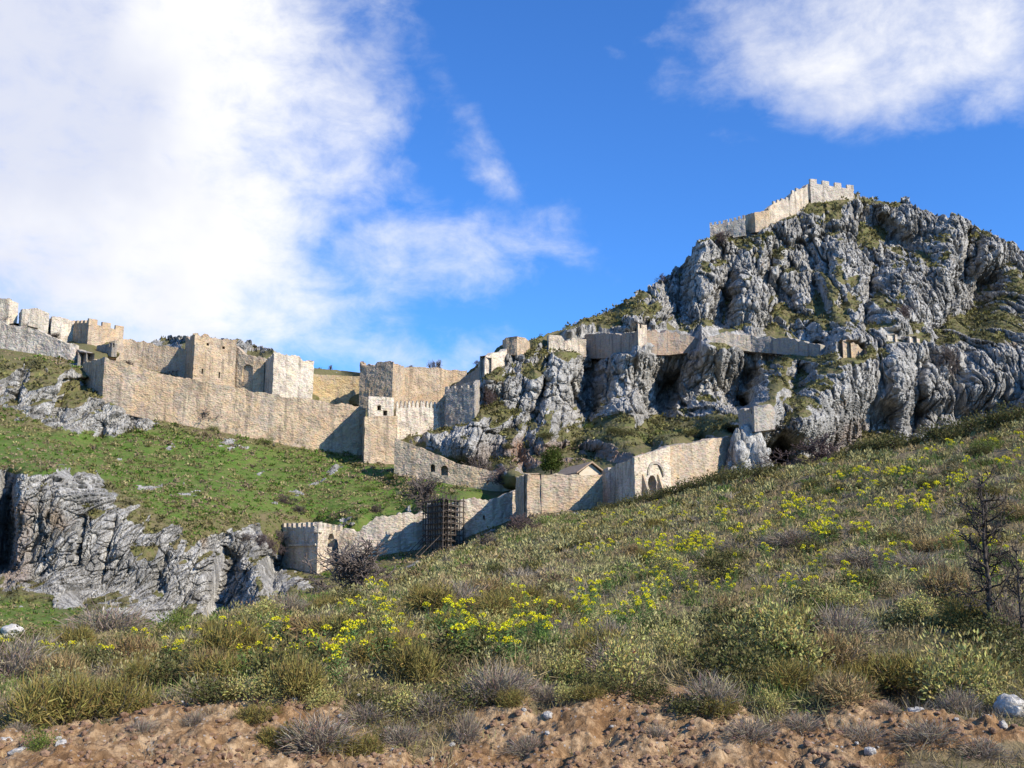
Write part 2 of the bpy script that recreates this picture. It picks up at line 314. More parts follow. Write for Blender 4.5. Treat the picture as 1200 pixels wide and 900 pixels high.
# ------------------------------------------------------------------ the fortifications: (px, Y, top, bottom) along the visible faces
def W(name, label, cat, path, mat, thick=2.2, rough=0.7, closed=False, **k):
    return dict(name=name, label=label, cat=cat, path=path, mat=mat, thick=thick, rough=rough, closed=closed, **k)
def par(A, B, C):
    """close a tower footprint: A, B, C visible corners as (px, Y, top, bot)"""
    return [A, B, C, None]
WALLS = [
 # lower line of walls
 W('battlemented_tower', 'square battlemented tower ending the lowest wall on the left, small arched niche', 'tower',
   par((329, 202, 619, 668), (372, 188, 618, 676), (401, 199, 622, 660)), 'cream', rough=0.05, closed=True, merlons=[(0, 8, .55, .95, 'flat'), (1, 5, .55, .95, 'flat')], cut=[('arch', 388, 193, 625, 641, 7.5, 1.2)], ledge=True),
 W('curtain_wall', 'pale lowest curtain wall stepping up between the battlemented tower and the scaffolding', 'wall',
   [(397, 193, 622, 664), (421, 192, 621, 660), (425, 192, 613, 656), (440, 192, 606, 654), (468, 193, 603, 650), (502, 195, 599, 646)], 'cream', rough=1.0),
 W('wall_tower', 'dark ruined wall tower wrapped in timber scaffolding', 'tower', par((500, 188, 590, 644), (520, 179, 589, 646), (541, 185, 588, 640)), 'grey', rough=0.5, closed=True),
 W('curtain_wall', 'pale curtain wall running right from the scaffolding up to the tall bastion corner', 'wall',
   [(540, 187, 585, 634), (556, 187.5, 583, 628), (575, 188, 584, 622), (590, 189, 578, 616), (609, 190, 571, 610)], 'cream', rough=0.7, cut=[('slit', 567, 183, 604, 609, 2.4, 1.4)]),
 W('bastion_wall', 'tall stone bastion with dark left return below the small gabled hut', 'wall',
   [(604, 187, 560, 612), (618, 171, 555, 606), (648, 173, 556, 604), (678, 174, 556, 600), (706, 177, 557, 598)], 'tan', thick=2.5, rough=0.35),
 W('gatehouse', 'pale gatehouse with an arched doorway under a blind arch, dark curved left side', 'gatehouse',
   par((702, 188, 553, 598), (744, 164, 536, 598), (786, 171, 523, 592)), 'cream', rough=0.4, closed=True, gate=True),
 W('curtain_wall', 'brown stone curtain wall rising right from the gatehouse to the grey crag', 'wall',
   [(785, 172, 524, 588), (803, 175, 520, 584), (830, 178, 515, 578), (858, 184, 511, 572)], 'tan', thick=2.5, rough=0.4),
 W('tower_stub', 'small ruined tower stub standing on top of the isolated grey crag', 'tower', par((865, 186, 479, 504), (884, 178, 477, 506), (908, 182, 476, 503)), 'grey', rough=0.6, closed=True),
 W('arched_wall', 'brown retaining wall with two small dark arches below the two stage tower', 'wall',
   [(462, 236, 513, 556), (482, 235, 521, 560), (508, 234, 531, 566), (530, 233, 540, 572), (550, 232, 546, 575), (578, 231, 552, 578), (613, 229, 556, 580)], 'tan', thick=3.0, rough=0.4,
   cut=[('arch', 507, 234, 544, 553, 6, 2.0), ('arch', 520.5, 230, 545.5, 557, 9, 2.0)]),
 # middle line
 W('curtain_wall', 'long tall tan curtain wall above the green slope, dark end face at left', 'wall',
   [(96, 266, 424, 452), (121, 250, 419, 470), (150, 251, 427, 486), (200, 253, 440, 496), (250, 255, 450, 507), (290, 257, 457, 514), (330, 259, 463, 522), (372, 261, 469, 530), (428, 264, 477, 534)], 'tan', thick=3.0, rough=0.6, notop=True),
 W('gate_tower', 'two stage tan tower with a square window, right end of the long curtain wall', 'tower',
   par((425, 262, 489, 540), (427, 249, 488, 545), (465, 252, 487, 548)), 'tan', rough=0.1, closed=True, upper=par((431, 262, 465, 496), (432, 251, 464, 496), (461, 253.5, 466, 496)), cut_upper=[('rect', 444.5, 251, 475, 481, 4.5, 3.0), ('rect', 451.5, 252, 481, 487, 5, 3.0)]),
 W('crenellated_wall', 'grey wall with pointed merlons between the two stage tower and the ruined tower', 'wall',
   [(464, 262, 478, 516), (495, 265, 477, 512), (524, 268, 480, 506)], 'pale', thick=1.6, rough=0.1, merlons=[(0, 7, .62, 1.1, 'point'), (1, 7, .62, 1.1, 'point')]),
 W('ruined_tower', 'grey ruined tower with small merlons against the foot of the white cliff', 'tower', par((521, 264, 456, 504), (556, 259, 454, 498), (562, 270, 445, 490)), 'grey', rough=0.4, closed=True, merlons=[(0, 5, .5, .7, 'flat')]),
 # upper line
 W('curtain_wall', 'low pale wall at the left edge of the photo above the grass and grey outcrop', 'wall',
   [(-60, 284, 366, 414), (0, 281, 378, 412), (40, 279, 386, 418), (80, 276, 403, 424), (88, 276, 404, 424)], 'pale', rough=0.5),
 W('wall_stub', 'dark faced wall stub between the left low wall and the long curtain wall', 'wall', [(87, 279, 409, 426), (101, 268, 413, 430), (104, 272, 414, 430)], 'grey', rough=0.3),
 W('ruined_wall', 'leftmost broken block of the uppermost wall, cut by the photo edge', 'wall', [(-30, 330, 346, 380), (10, 329, 350, 380), (21, 331, 354, 378)], 'pale', rough=0.5),
 W('ruined_wall', 'second broken block of the uppermost wall, between two gaps with bushes', 'wall', [(22, 334, 366, 388), (25, 327, 360, 392), (40, 328, 361, 392), (57, 330, 367, 394)], 'pale', rough=0.5),
 W('ruined_wall', 'third broken block of the uppermost wall, touching the big merlon tower', 'wall', [(57, 336, 374, 394), (60, 329, 370, 398), (72, 330, 372, 400), (86, 333, 376, 402)], 'pale', rough=0.5),
 W('merlon_tower', 'square tower on the far left skyline with three big merlons and a dark left face', 'tower',
   par((78, 338, 379, 405), (103, 321, 378, 408), (144, 331, 388, 418)), 'tan', rough=0.05, closed=True, merlons=[(0, 6, .55, .8, 'flat'), (1, 3, .72, 1.5, 'flat')]),
 W('wall_stub', 'tiny square stub at the foot of the far left merlon tower', 'wall', par((113, 318, 405, 415), (131, 309, 402, 418), (137, 316, 403, 418)), 'grey', rough=0.2, closed=True),
 W('curtain_wall', 'weathered upper curtain wall between the merlon tower and the big tower with wall holes', 'wall',
   [(134, 322, 398, 428), (145, 326, 396, 430), (165, 327, 400, 434), (190, 327, 405, 440), (218, 326, 411, 446)], 'tan', thick=2.5, rough=0.9),
 W('square_tower', 'big tan tower with two square holes below its broken top, on the upper wall', 'tower',
   par((216, 328, 397, 448), (227, 311, 391, 456), (276, 316, 399, 460)), 'tan', rough=1.1, closed=True, cut=[('rect', 243.5, 312, 402, 405, 3, 2), ('rect', 262, 314, 406, 409, 3, 2), ('slit', 237, 311, 432, 438, 1.6, 2), ('slit', 257, 313, 436, 443, 1.6, 2)]),
 W('curtain_wall', 'tan upper wall with a blind arch between the big tower and the white tower', 'wall',
   [(275, 317, 406, 464), (285, 316, 414, 466), (296, 315, 417, 468), (309, 315, 421, 470)], 'tan', rough=0.8, cut=[('arch', 290, 315.5, 427, 447, 13, .7)]),
 W('square_tower', 'white mottled tower with a dark left side on the upper wall', 'tower', par((305, 322, 430, 470), (320, 303, 413, 472), (367, 309, 422, 474)), 'pale', rough=0.8, closed=True),
 W('curtain_wall', 'yellow plain upper wall between the white tower and the tall grey tan tower', 'wall', [(366, 316, 438, 480), (395, 319, 440, 482), (425, 320, 441, 484)], 'yellow', rough=0.15),
 W('square_tower', 'tall tan tower with a notched top and bright right face, above the two stage tower', 'tower', par((421, 304, 425, 480), (460, 298, 424, 482), (474, 309, 431, 480)), 'tan', rough=1.1, closed=True),
 W('curtain_wall', 'tan upper wall with small trees behind it, right of the notched tower', 'wall', [(473, 313, 431, 484), (490, 315, 430, 482), (515, 317, 431, 480), (530, 319, 433, 478), (547, 320, 434, 476)], 'tan', rough=0.5),
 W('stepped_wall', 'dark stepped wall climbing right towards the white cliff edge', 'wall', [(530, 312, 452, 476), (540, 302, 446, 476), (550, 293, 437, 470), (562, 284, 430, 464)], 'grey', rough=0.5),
 W('cliff_wall', 'pale wall on the left shoulder of the white cliff', 'wall', [(560, 287, 424, 470), (568, 280, 419, 446), (580, 284, 413, 436), (594, 289, 410, 432)], 'pale', rough=0.6),
 W('round_tower', 'round topped stone tower on the cliff edge', 'tower', [(589, 296, 399, 414), (593, 289, 395, 416), (606, 287, 394, 416), (616, 290, 396, 415), (621, 297, 401, 412)], 'tan', thick=4.0, rough=0.1),
 W('cliff_wall', 'short cream notched wall on the cliff edge, right of the round tower', 'wall', [(641, 306, 394, 416), (643, 297, 392, 418), (658, 298, 393, 418), (662, 298, 399, 418), (669, 299, 399, 418), (671, 299, 396, 418), (687, 301, 398, 418)], 'cream', rough=0.2),
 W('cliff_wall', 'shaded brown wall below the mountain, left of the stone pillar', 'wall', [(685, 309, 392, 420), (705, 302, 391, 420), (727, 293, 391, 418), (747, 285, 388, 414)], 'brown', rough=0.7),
 W('stone_pillar', 'slim pale stone pillar at the tip of the sharp rock spur', 'pillar', par((746, 288, 382, 408), (748, 283, 379, 412), (758, 287, 381, 410)), 'cream', rough=0.3, closed=True),
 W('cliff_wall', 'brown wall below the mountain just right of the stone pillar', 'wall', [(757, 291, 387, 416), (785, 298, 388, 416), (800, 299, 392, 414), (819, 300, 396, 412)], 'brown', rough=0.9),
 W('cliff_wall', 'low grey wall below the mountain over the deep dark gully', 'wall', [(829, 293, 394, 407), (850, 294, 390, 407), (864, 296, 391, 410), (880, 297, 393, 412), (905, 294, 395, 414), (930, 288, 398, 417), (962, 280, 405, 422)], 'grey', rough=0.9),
 W('ruined_wall', 'small tan ruin with a hole on top of the right cliff spur', 'wall', [(984, 276, 404, 424), (988, 268, 401, 426), (1001, 270, 402, 424), (1012, 272, 409, 424)], 'tan', rough=0.9),
 W('ruined_wall', 'left one of two tiny pale wall bits on the right cliff', 'wall', [(1038, 281, 393, 404), (1040, 278, 392, 404), (1052, 279, 392, 404)], 'pale', rough=0.4),
 W('ruined_wall', 'right one of two tiny pale wall bits on the right cliff', 'wall', [(1056, 284, 395, 404), (1066, 277, 393, 405), (1078, 280, 397, 406)], 'pale', rough=0.4),
 # keep
 W('summit_wall', 'lowest crenellated wall on the left shoulder of the summit', 'wall', [(832, 396, 264, 282), (850, 393, 261, 280), (873, 388, 255, 276)], 'pale', thick=1.6, rough=0.2, merlons=[(0, 4, .55, 1.1, 'flat'), (1, 5, .55, 1.1, 'flat')]),
 W('summit_tower', 'small square tower halfway up the summit wall', 'tower', par((873, 399, 252, 274), (885, 385, 249, 272), (902, 389, 246, 270)), 'tan', rough=0.3, closed=True),
 W('summit_wall', 'stepped wall climbing from the small tower to the summit keep', 'wall', [(901, 391, 244, 268), (906, 393, 239, 266), (915, 396, 236, 262), (926, 400, 233, 258), (928, 401, 227, 256), (938, 406, 222, 250), (947, 410, 216, 244)], 'cream', rough=0.7, merlons=[(1, 2, .5, .9, 'flat'), (2, 2, .5, .9, 'flat'), (4, 2, .5, .9, 'flat')]),
 W('summit_keep', 'keep with four big merlons on the very summit of the mountain', 'keep', par((945, 420, 217, 238), (950, 410, 214, 240), (1001, 417, 222, 238)), 'pale', rough=0.05, closed=True, merlons=[(1, 4, .62, 1.7, 'flat')]),
]
for w in WALLS:                                             # the summit walls stand on the steep upper mountain
    if w['name'].startswith('summit'): w['path'] = [p and (p[0], 310+(p[1]-310)*.62, p[2], p[3]) for p in w['path']]
def P3(p): return Vector(at(p[0], p[2], p[1]))
def foot(p):
    """x, y, z_top, z_bottom of one path vertex"""
    a, b = ray(p[0], (p[2]+p[3])/2); _, bt = ray(p[0], p[2]); _, bb = ray(p[0], p[3])
    return [float(a)*p[1], p[1], CAMZ+float(bt)*p[1], CAMZ+float(bb)*p[1]]

# ------------------------------------------------------------------ far relief: hill on the left, mountain on the right
PX0, PX1, PY0, PY1, GS = -180, 1380, 150, 840, 4
gx = np.arange(PX0, PX1+1, GS); gy = np.arange(PY0, PY1+1, GS)
GX, GY = np.meshgrid(gx, gy)
SKY = np.array([(-300, 330), (-120, 352), (0, 374), (60, 388), (100, 396), (150, 405), (180, 402), (200, 398), (225, 397), (250, 399), (280, 401), (300, 408), (320, 413), (345, 426), (365, 431), (400, 434), (425, 437), (480, 438), (548, 437), (565, 424), (590, 404), (620, 402), (640, 393),
    (660, 388), (690, 377), (720, 364), (745, 352), (762, 340), (780, 328), (800, 314), (815, 292), (832, 279), (850, 274), (873, 270), (905, 258), (930, 246), (950, 232), (1003, 228), (1015, 234), (1030, 236), (1045, 240), (1060, 238), (1075, 250), (1100, 259), (1120, 256), (1135, 262), (1150, 274), (1170, 285), (1200, 303), (1260, 335), (1400, 400)], float)
BOT = np.array([(-300, 830), (300, 815), (360, 770), (430, 725), (520, 680), (600, 645), (700, 625), (800, 605), (900, 588), (1000, 572), (1100, 556), (1200, 536), (1400, 500)], float)
CP = [(-160, 820, 70), (0, 815, 78), (150, 815, 82), (300, 810, 85), (360, 770, 95), (430, 725, 115), (520, 680, 128), (600, 645, 138), (700, 625, 136), (800, 605, 128), (900, 588, 118), (1000, 572, 135), (1100, 556, 130), (1200, 536, 125), (1370, 500, 125),
 (0, 740, 102), (100, 722, 124), (-150, 740, 102), (-150, 690, 150), (0, 690, 150), (100, 706, 153), (200, 722, 156), (250, 725, 157), (300, 735, 140), (370, 700, 158), (330, 720, 152),
 (-150, 560, 162), (0, 560, 162), (20, 620, 160), (60, 551, 166), (110, 575, 169), (150, 590, 171), (200, 615, 172), (240, 632, 174), (290, 620, 186), (320, 648, 193), (60, 640, 157), (120, 650, 160), (200, 670, 163), (320, 690, 164), (300, 665, 172),
 (-150, 500, 220), (0, 505, 222), (100, 524, 226), (200, 530, 236), (300, 545, 243), (400, 552, 246), (460, 572, 236), (520, 588, 228), (565, 592, 222), (480, 610, 208), (420, 606, 203), (350, 600, 212), (250, 585, 190), (150, 560, 196), (50, 535, 190),
 (0, 480, 236), (60, 505, 233), (120, 511, 242), (180, 497, 251), (0, 418, 264), (60, 428, 263), (100, 442, 258), (-150, 420, 262), (60, 460, 246), (140, 480, 249),
 (150, 424, 275), (250, 453, 277), (330, 466, 279), (400, 475, 281), (40, 378, 316), (60, 390, 312), (0, 372, 318),
 (0, 370, 350), (60, 386, 355), (150, 404, 400), (200, 398, 450), (250, 399, 460), (300, 408, 450), (345, 426, 410), (400, 434, 390), (480, 438, 370), (548, 437, 350), (240, 408, 430),
 (590, 562, 228), (590, 570, 221), (590, 588, 207), (560, 588, 217), (602, 582, 213), (575, 600, 203), (500, 500, 272), (500, 540, 246), (540, 520, 246), (560, 540, 248), (600, 546, 242), (640, 552, 224), (740, 560, 200),
 (640, 545, 232), (700, 540, 240), (745, 536, 236), (640, 522, 250), (700, 505, 264), (760, 505, 262), (820, 500, 256), (860, 505, 240), (700, 522, 246), (760, 522, 244), (820, 515, 240), (800, 540, 205), (860, 560, 178), (900, 565, 172),
 (560, 455, 272), (600, 425, 288), (650, 415, 294), (590, 490, 268), (640, 490, 274), (700, 425, 302), (700, 486, 288), (745, 412, 284), (740, 486, 270), (785, 420, 304), (785, 484, 290), (835, 408, 292), (835, 482, 274), (875, 415, 302), (875, 474, 292), (910, 420, 300), (905, 500, 262), (925, 535, 230),
 (990, 424, 268), (975, 480, 258), (1040, 465, 264), (1100, 465, 267), (1150, 455, 269), (1200, 450, 269), (990, 452, 262), (1300, 440, 265), (955, 538, 246), (900, 548, 240), (1000, 536, 250), (1050, 530, 252), (1100, 520, 255), (1150, 511, 256), (1200, 502, 257), (960, 562, 165), (1050, 548, 165), (1150, 530, 165), (1250, 512, 160), (1040, 412, 276), (1040, 524, 252), (1100, 420, 280), (1100, 510, 256), (1150, 400, 284), (1200, 400, 282), (1200, 494, 256), (1360, 400, 270), (1360, 480, 250), (900, 566, 180),
 (600, 402, 300), (640, 394, 330), (700, 384, 322), (760, 380, 318), (820, 384, 316), (900, 384, 320), (960, 392, 305), (1030, 388, 296), (1100, 385, 305), (1200, 380, 300), (1360, 390, 290),
 (690, 377, 350), (720, 364, 376), (762, 340, 384), (800, 314, 386), (832, 279, 398), (873, 270, 402), (905, 258, 408), (950, 232, 424), (1003, 228, 426), (1060, 238, 425), (1120, 256, 408), (1200, 303, 378), (1370, 390, 340),
 (760, 362, 345), (830, 330, 362), (830, 360, 338), (900, 320, 366), (900, 350, 340), (960, 300, 376), (960, 350, 336), (1030, 290, 384), (1030, 340, 340), (1100, 300, 372), (1100, 345, 330), (1160, 330, 350), (1160, 370, 308)]
for w in WALLS:
    pts = [p for p in w['path'] if p is not None]
    if w['name'].startswith('summit'): pts = [(p[0], 310+(p[1]-310)/.62, p[2], p[3]) for p in pts]
    for p in pts: CP.append((p[0], p[3]-5, p[1]+2.5))
    for p, q in zip(pts[:-1], pts[1:]):
        k = int((q[0]-p[0])//14)
        for f in [(i+1)/(k+1) for i in range(k)]: CP.append((p[0]*(1-f)+q[0]*f, p[3]*(1-f)+q[3]*f-5, p[1]*(1-f)+q[1]*f+2.5))
    if len(pts) >= 2 and not w.get('notop'):
        m = pts[len(pts)//2]; th = w['thick']+4 if not w['closed'] else 10
        for p in ([pts[0], pts[-1]] if not w['closed'] else [m]):
            CP.append((p[0], p[2]-2, max(q[1] for q in pts)+th))
CP = np.array(CP, float)
m_ = (CP[:, 1] < 386) & (CP[:, 0] > 645); CP[m_, 2] = 310+(CP[m_, 2]-310)*.62
# near-duplicates make the interpolation wild: keep the later of two close points
keep = np.ones(len(CP), bool)
for i in range(len(CP)):
    for j in range(i+1, len(CP)):
        if abs(CP[i, 0]-CP[j, 0]) < 6 and abs(CP[i, 1]-CP[j, 1]) < 4: keep[i] = False; break
CP = CP[keep]
def rbf(P, val, Q, smooth=0.0):
    n = len(P); d = np.sqrt(((P[:, None]-P[None])**2).sum(-1))
    A = np.zeros((n+3, n+3)); A[:n, :n] = -d - smooth*np.eye(n); A[:n, n] = 1; A[:n, n+1:] = P; A[n, :n] = 1; A[n+1:, :n] = P.T
    c = np.linalg.solve(A, np.concatenate([val, np.zeros(3)]))
    out = np.empty(len(Q))
    for s in range(0, len(Q), 20000):
        q = Q[s:s+20000]; out[s:s+20000] = -np.sqrt(((q[:, None]-P[None])**2).sum(-1)) @ c[:n] + c[n] + q @ c[n+1:]
    return out
SC = np.array([1.0, 1.7])
LY = rbf(CP[:, :2]*SC, np.log(CP[:, 2]), np.stack([GX.ravel(), GY.ravel()], 1)*SC, 1.5).reshape(GX.shape)
YB = np.exp(LY)
def poly_mask(poly, blur=1):
    x, y = GX.ravel().astype(float), GY.ravel().astype(float); ins = np.zeros(x.shape, bool); n = len(poly); j = n-1
    for i in range(n):
        xi, yi = poly[i]; xj, yj = poly[j]
        if yi != yj: ins ^= ((yi > y) != (yj > y)) & (x < (xj-xi)*(y-yi)/(yj-yi)+xi)
        j = i
    m = ins.reshape(GX.shape).astype(float)
    for _ in range(blur):
        q = np.pad(m, 1, mode='edge'); m = (q[:-2, 1:-1]+q[2:, 1:-1]+q[1:-1, :-2]+q[1:-1, 2:]+q[1:-1, 1:-1]*2)/6
    return m
ROCK = np.zeros(GX.shape)
for pl in [[(-190, 560), (30, 552), (110, 552), (150, 585), (200, 612), (225, 640), (290, 615), (330, 648), (362, 668), (380, 700), (320, 760), (230, 740), (90, 712), (-190, 694)],
           [(-190, 422), (55, 426), (100, 440), (125, 462), (168, 484), (192, 500), (130, 513), (60, 502), (0, 477), (-190, 470)],
           [(470, 498), (530, 494), (552, 440), (590, 408), (650, 395), (1390, 100), (1390, 620), (860, 575), (840, 548), (700, 545), (640, 545), (600, 552), (520, 535), (470, 512)],
           [(640, 398), (700, 370), (860, 150), (1390, 150), (1390, 420), (640, 420)],
           [(180, 380), (350, 380), (342, 424), (180, 412)]]:
    ROCK = np.maximum(ROCK, poly_mask(pl, 2))
TURF_ADD = np.zeros(GX.shape)
for pl, v in [([(635, 522), (690, 502), (720, 490), (760, 488), (800, 497), (870, 488), (862, 514), (800, 522), (740, 527), (690, 520), (640, 531)], 1.0),
           ([(566, 432), (588, 432), (588, 460), (570, 462)], .8), ([(612, 432), (640, 425), (640, 455), (620, 462)], .8), ([(655, 412), (685, 412), (683, 432), (660, 432)], .8), ([(760, 415), (772, 415), (772, 430), (762, 428)], .7),
           ([(838, 404), (860, 404), (855, 416), (840, 416)], .6), ([(1000, 262), (1040, 262), (1030, 300), (1005, 290)], .7), ([(880, 350), (925, 352), (920, 372), (885, 372)], .5), ([(955, 340), (1000, 350), (990, 385), (950, 375)], .5), ([(950, 240), (980, 236), (985, 262), (955, 256)], .6),
           ([(930, 410), (955, 412), (950, 430), (935, 428)], .6), ([(1012, 408), (1045, 415), (1035, 430), (1015, 424)], .5), ([(1060, 375), (1180, 372), (1180, 384), (1070, 388)], .5), ([(640, 390), (700, 372), (740, 352), (735, 372), (680, 388)], .45), ([(68, 450), (100, 452), (100, 480), (62, 478)], .7),
           ([(150, 640), (190, 640), (180, 660), (150, 660)], .7), ([(95, 588), (125, 600), (110, 615), (98, 605)], .5)]:
    TURF_ADD = np.maximum(TURF_ADD, poly_mask(pl, 2)*v)
TURF_ADD -= .34*poly_mask([(-190, 562), (30, 556), (110, 556), (145, 600), (170, 650), (220, 665), (300, 660), (350, 665), (380, 690), (320, 740), (230, 735), (90, 705), (-190, 690)], 3)*(TURF_ADD < .2)
DAMP = np.ones(GX.shape)
for w in WALLS:
    pts = [p for p in w['path'] if p is not None]
    pl = [(p[0]+(-3 if i == 0 else 3 if i == len(pts)-1 else 0), p[2]-3) for i, p in enumerate(pts)] + [(p[0], p[3]-1) for p in reversed(pts)]
    DAMP = np.minimum(DAMP, 1-poly_mask(pl, 1)*1.0)
OCHRE = poly_mask([(600, 515), (640, 520), (770, 520), (760, 545), (640, 548), (600, 545)], 3) + poly_mask([(10, 590), (35, 590), (35, 680), (0, 690)], 3)*.7 + poly_mask([(985, 500), (1010, 490), (1020, 530), (960, 545)], 3)*.5 + poly_mask([(560, 520), (620, 520), (620, 556), (540, 552)], 3)*.4
LUSH = np.clip(poly_mask([(-190, 480), (60, 505), (200, 500), (300, 520), (430, 535), (560, 560), (600, 600), (480, 640), (400, 620), (330, 600), (200, 610), (110, 560), (-190, 560)], 4)*.75 + poly_mask([(-190, 690), (100, 700), (110, 760), (-190, 760)], 2)*.6 + TURF_ADD*.35, 0, 1)
def seg_dist(poly):
    d = np.full(GX.shape, 1e9)
    for (x0, y0), (x1, y1) in zip(poly[:-1], poly[1:]):
        vx, vy = x1-x0, y1-y0; t = np.clip(((GX-x0)*vx+(GY-y0)*vy)/(vx*vx+vy*vy), 0, 1)
        d = np.minimum(d, np.hypot(GX-x0-t*vx, GY-y0-t*vy))
    return d
DY = np.zeros(GX.shape)
for poly, wd, dp in [([(750, 400), (742, 430), (735, 470), (728, 505)], 24, -11), ([(838, 420), (832, 450), (838, 492)], 20, -11), ([(990, 408), (978, 470), (955, 535)], 30, -14), ([(572, 432), (566, 480), (552, 530)], 13, -5), ([(668, 405), (655, 450), (632, 510)], 17, -8),
        ([(632, 440), (610, 490), (596, 530)], 9, -4), ([(700, 418), (688, 450), (692, 496)], 13, 10), ([(780, 452), (774, 485)], 15, 15), ([(880, 450), (884, 476)], 19, 17), ([(938, 440), (915, 500), (905, 540)], 13, 16), ([(618, 460), (600, 505)], 7, 6), ([(640, 450), (615, 512)], 6, 6),
        ([(1078, 430), (1070, 500)], 8, 6), ([(1050, 420), (1060, 510)], 12, -5), ([(1105, 395), (1120, 440)], 16, 7), ([(1120, 392), (1112, 415)], 14, -7),
        ([(905, 295), (900, 330), (925, 350)], 8, 8), ([(955, 335), (975, 390)], 8, 8), ([(985, 300), (975, 345)], 20, -9), ([(888, 310), (882, 355)], 22, -9), ([(830, 290), (822, 345)], 16, -8), ([(855, 330), (845, 385)], 9, 9), ([(800, 320), (795, 380)], 14, 9), ([(770, 350), (770, 384)], 12, -4),
        ([(1150, 335), (1135, 372)], 26, 20), ([(1118, 262), (1110, 320)], 16, -9), ([(1135, 275), (1125, 330)], 6, 9), ([(1165, 290), (1150, 320)], 14, -9), ([(1030, 268), (1060, 290)], 20, 9), ([(1035, 242), (1050, 255)], 10, -6), ([(1068, 245), (1062, 268)], 10, -6), ([(970, 370), (965, 388)], 14, -6), ([(1020, 330), (1015, 380)], 8, 7), ([(1060, 320), (1050, 380)], 20, -7),
        ([(8, 560), (8, 660)], 11, 14), ([(30, 556), (24, 640), (20, 690)], 11, -4), ([(272, 660), (262, 715)], 20, 13), ([(300, 668), (310, 720)], 11, -6), ([(345, 662), (348, 705)], 11, -6), ([(322, 670), (325, 710)], 6, 6), ([(62, 560), (70, 690)], 26, -3), ([(100, 610), (92, 660)], 6, 2.2), ([(135, 610), (122, 670)], 6, 2), ([(195, 655), (182, 690)], 7, 2.5), ([(122, 500), (118, 512)], 5, 5), ([(80, 450), (65, 490)], 6, 5), ([(30, 430), (20, 470)], 6, 5), ([(650, 533), (745, 530)], 9, 7)]:
    DY += dp*(1.35 if poly[0][0] > 560 else 1.0)*np.exp(-(seg_dist(poly)/wd)**2)
YB = YB + DY*np.clip(DAMP+.1, 0, 1)
def bil(A, px, py):
    fx = np.clip((np.asarray(px, float)-PX0)/GS, 0, len(gx)-1.001); fy = np.clip((np.asarray(py, float)-PY0)/GS, 0, len(gy)-1.001)
    i = fx.astype(int); j = fy.astype(int); u = fx-i; v = fy-j
    return (A[j, i]*(1-u)+A[j, i+1]*u)*(1-v)+(A[j+1, i]*(1-u)+A[j+1, i+1]*u)*v
def rel(px, py, dY=0.0):
    return at(px, py, bil(YB, px, py)+dY)

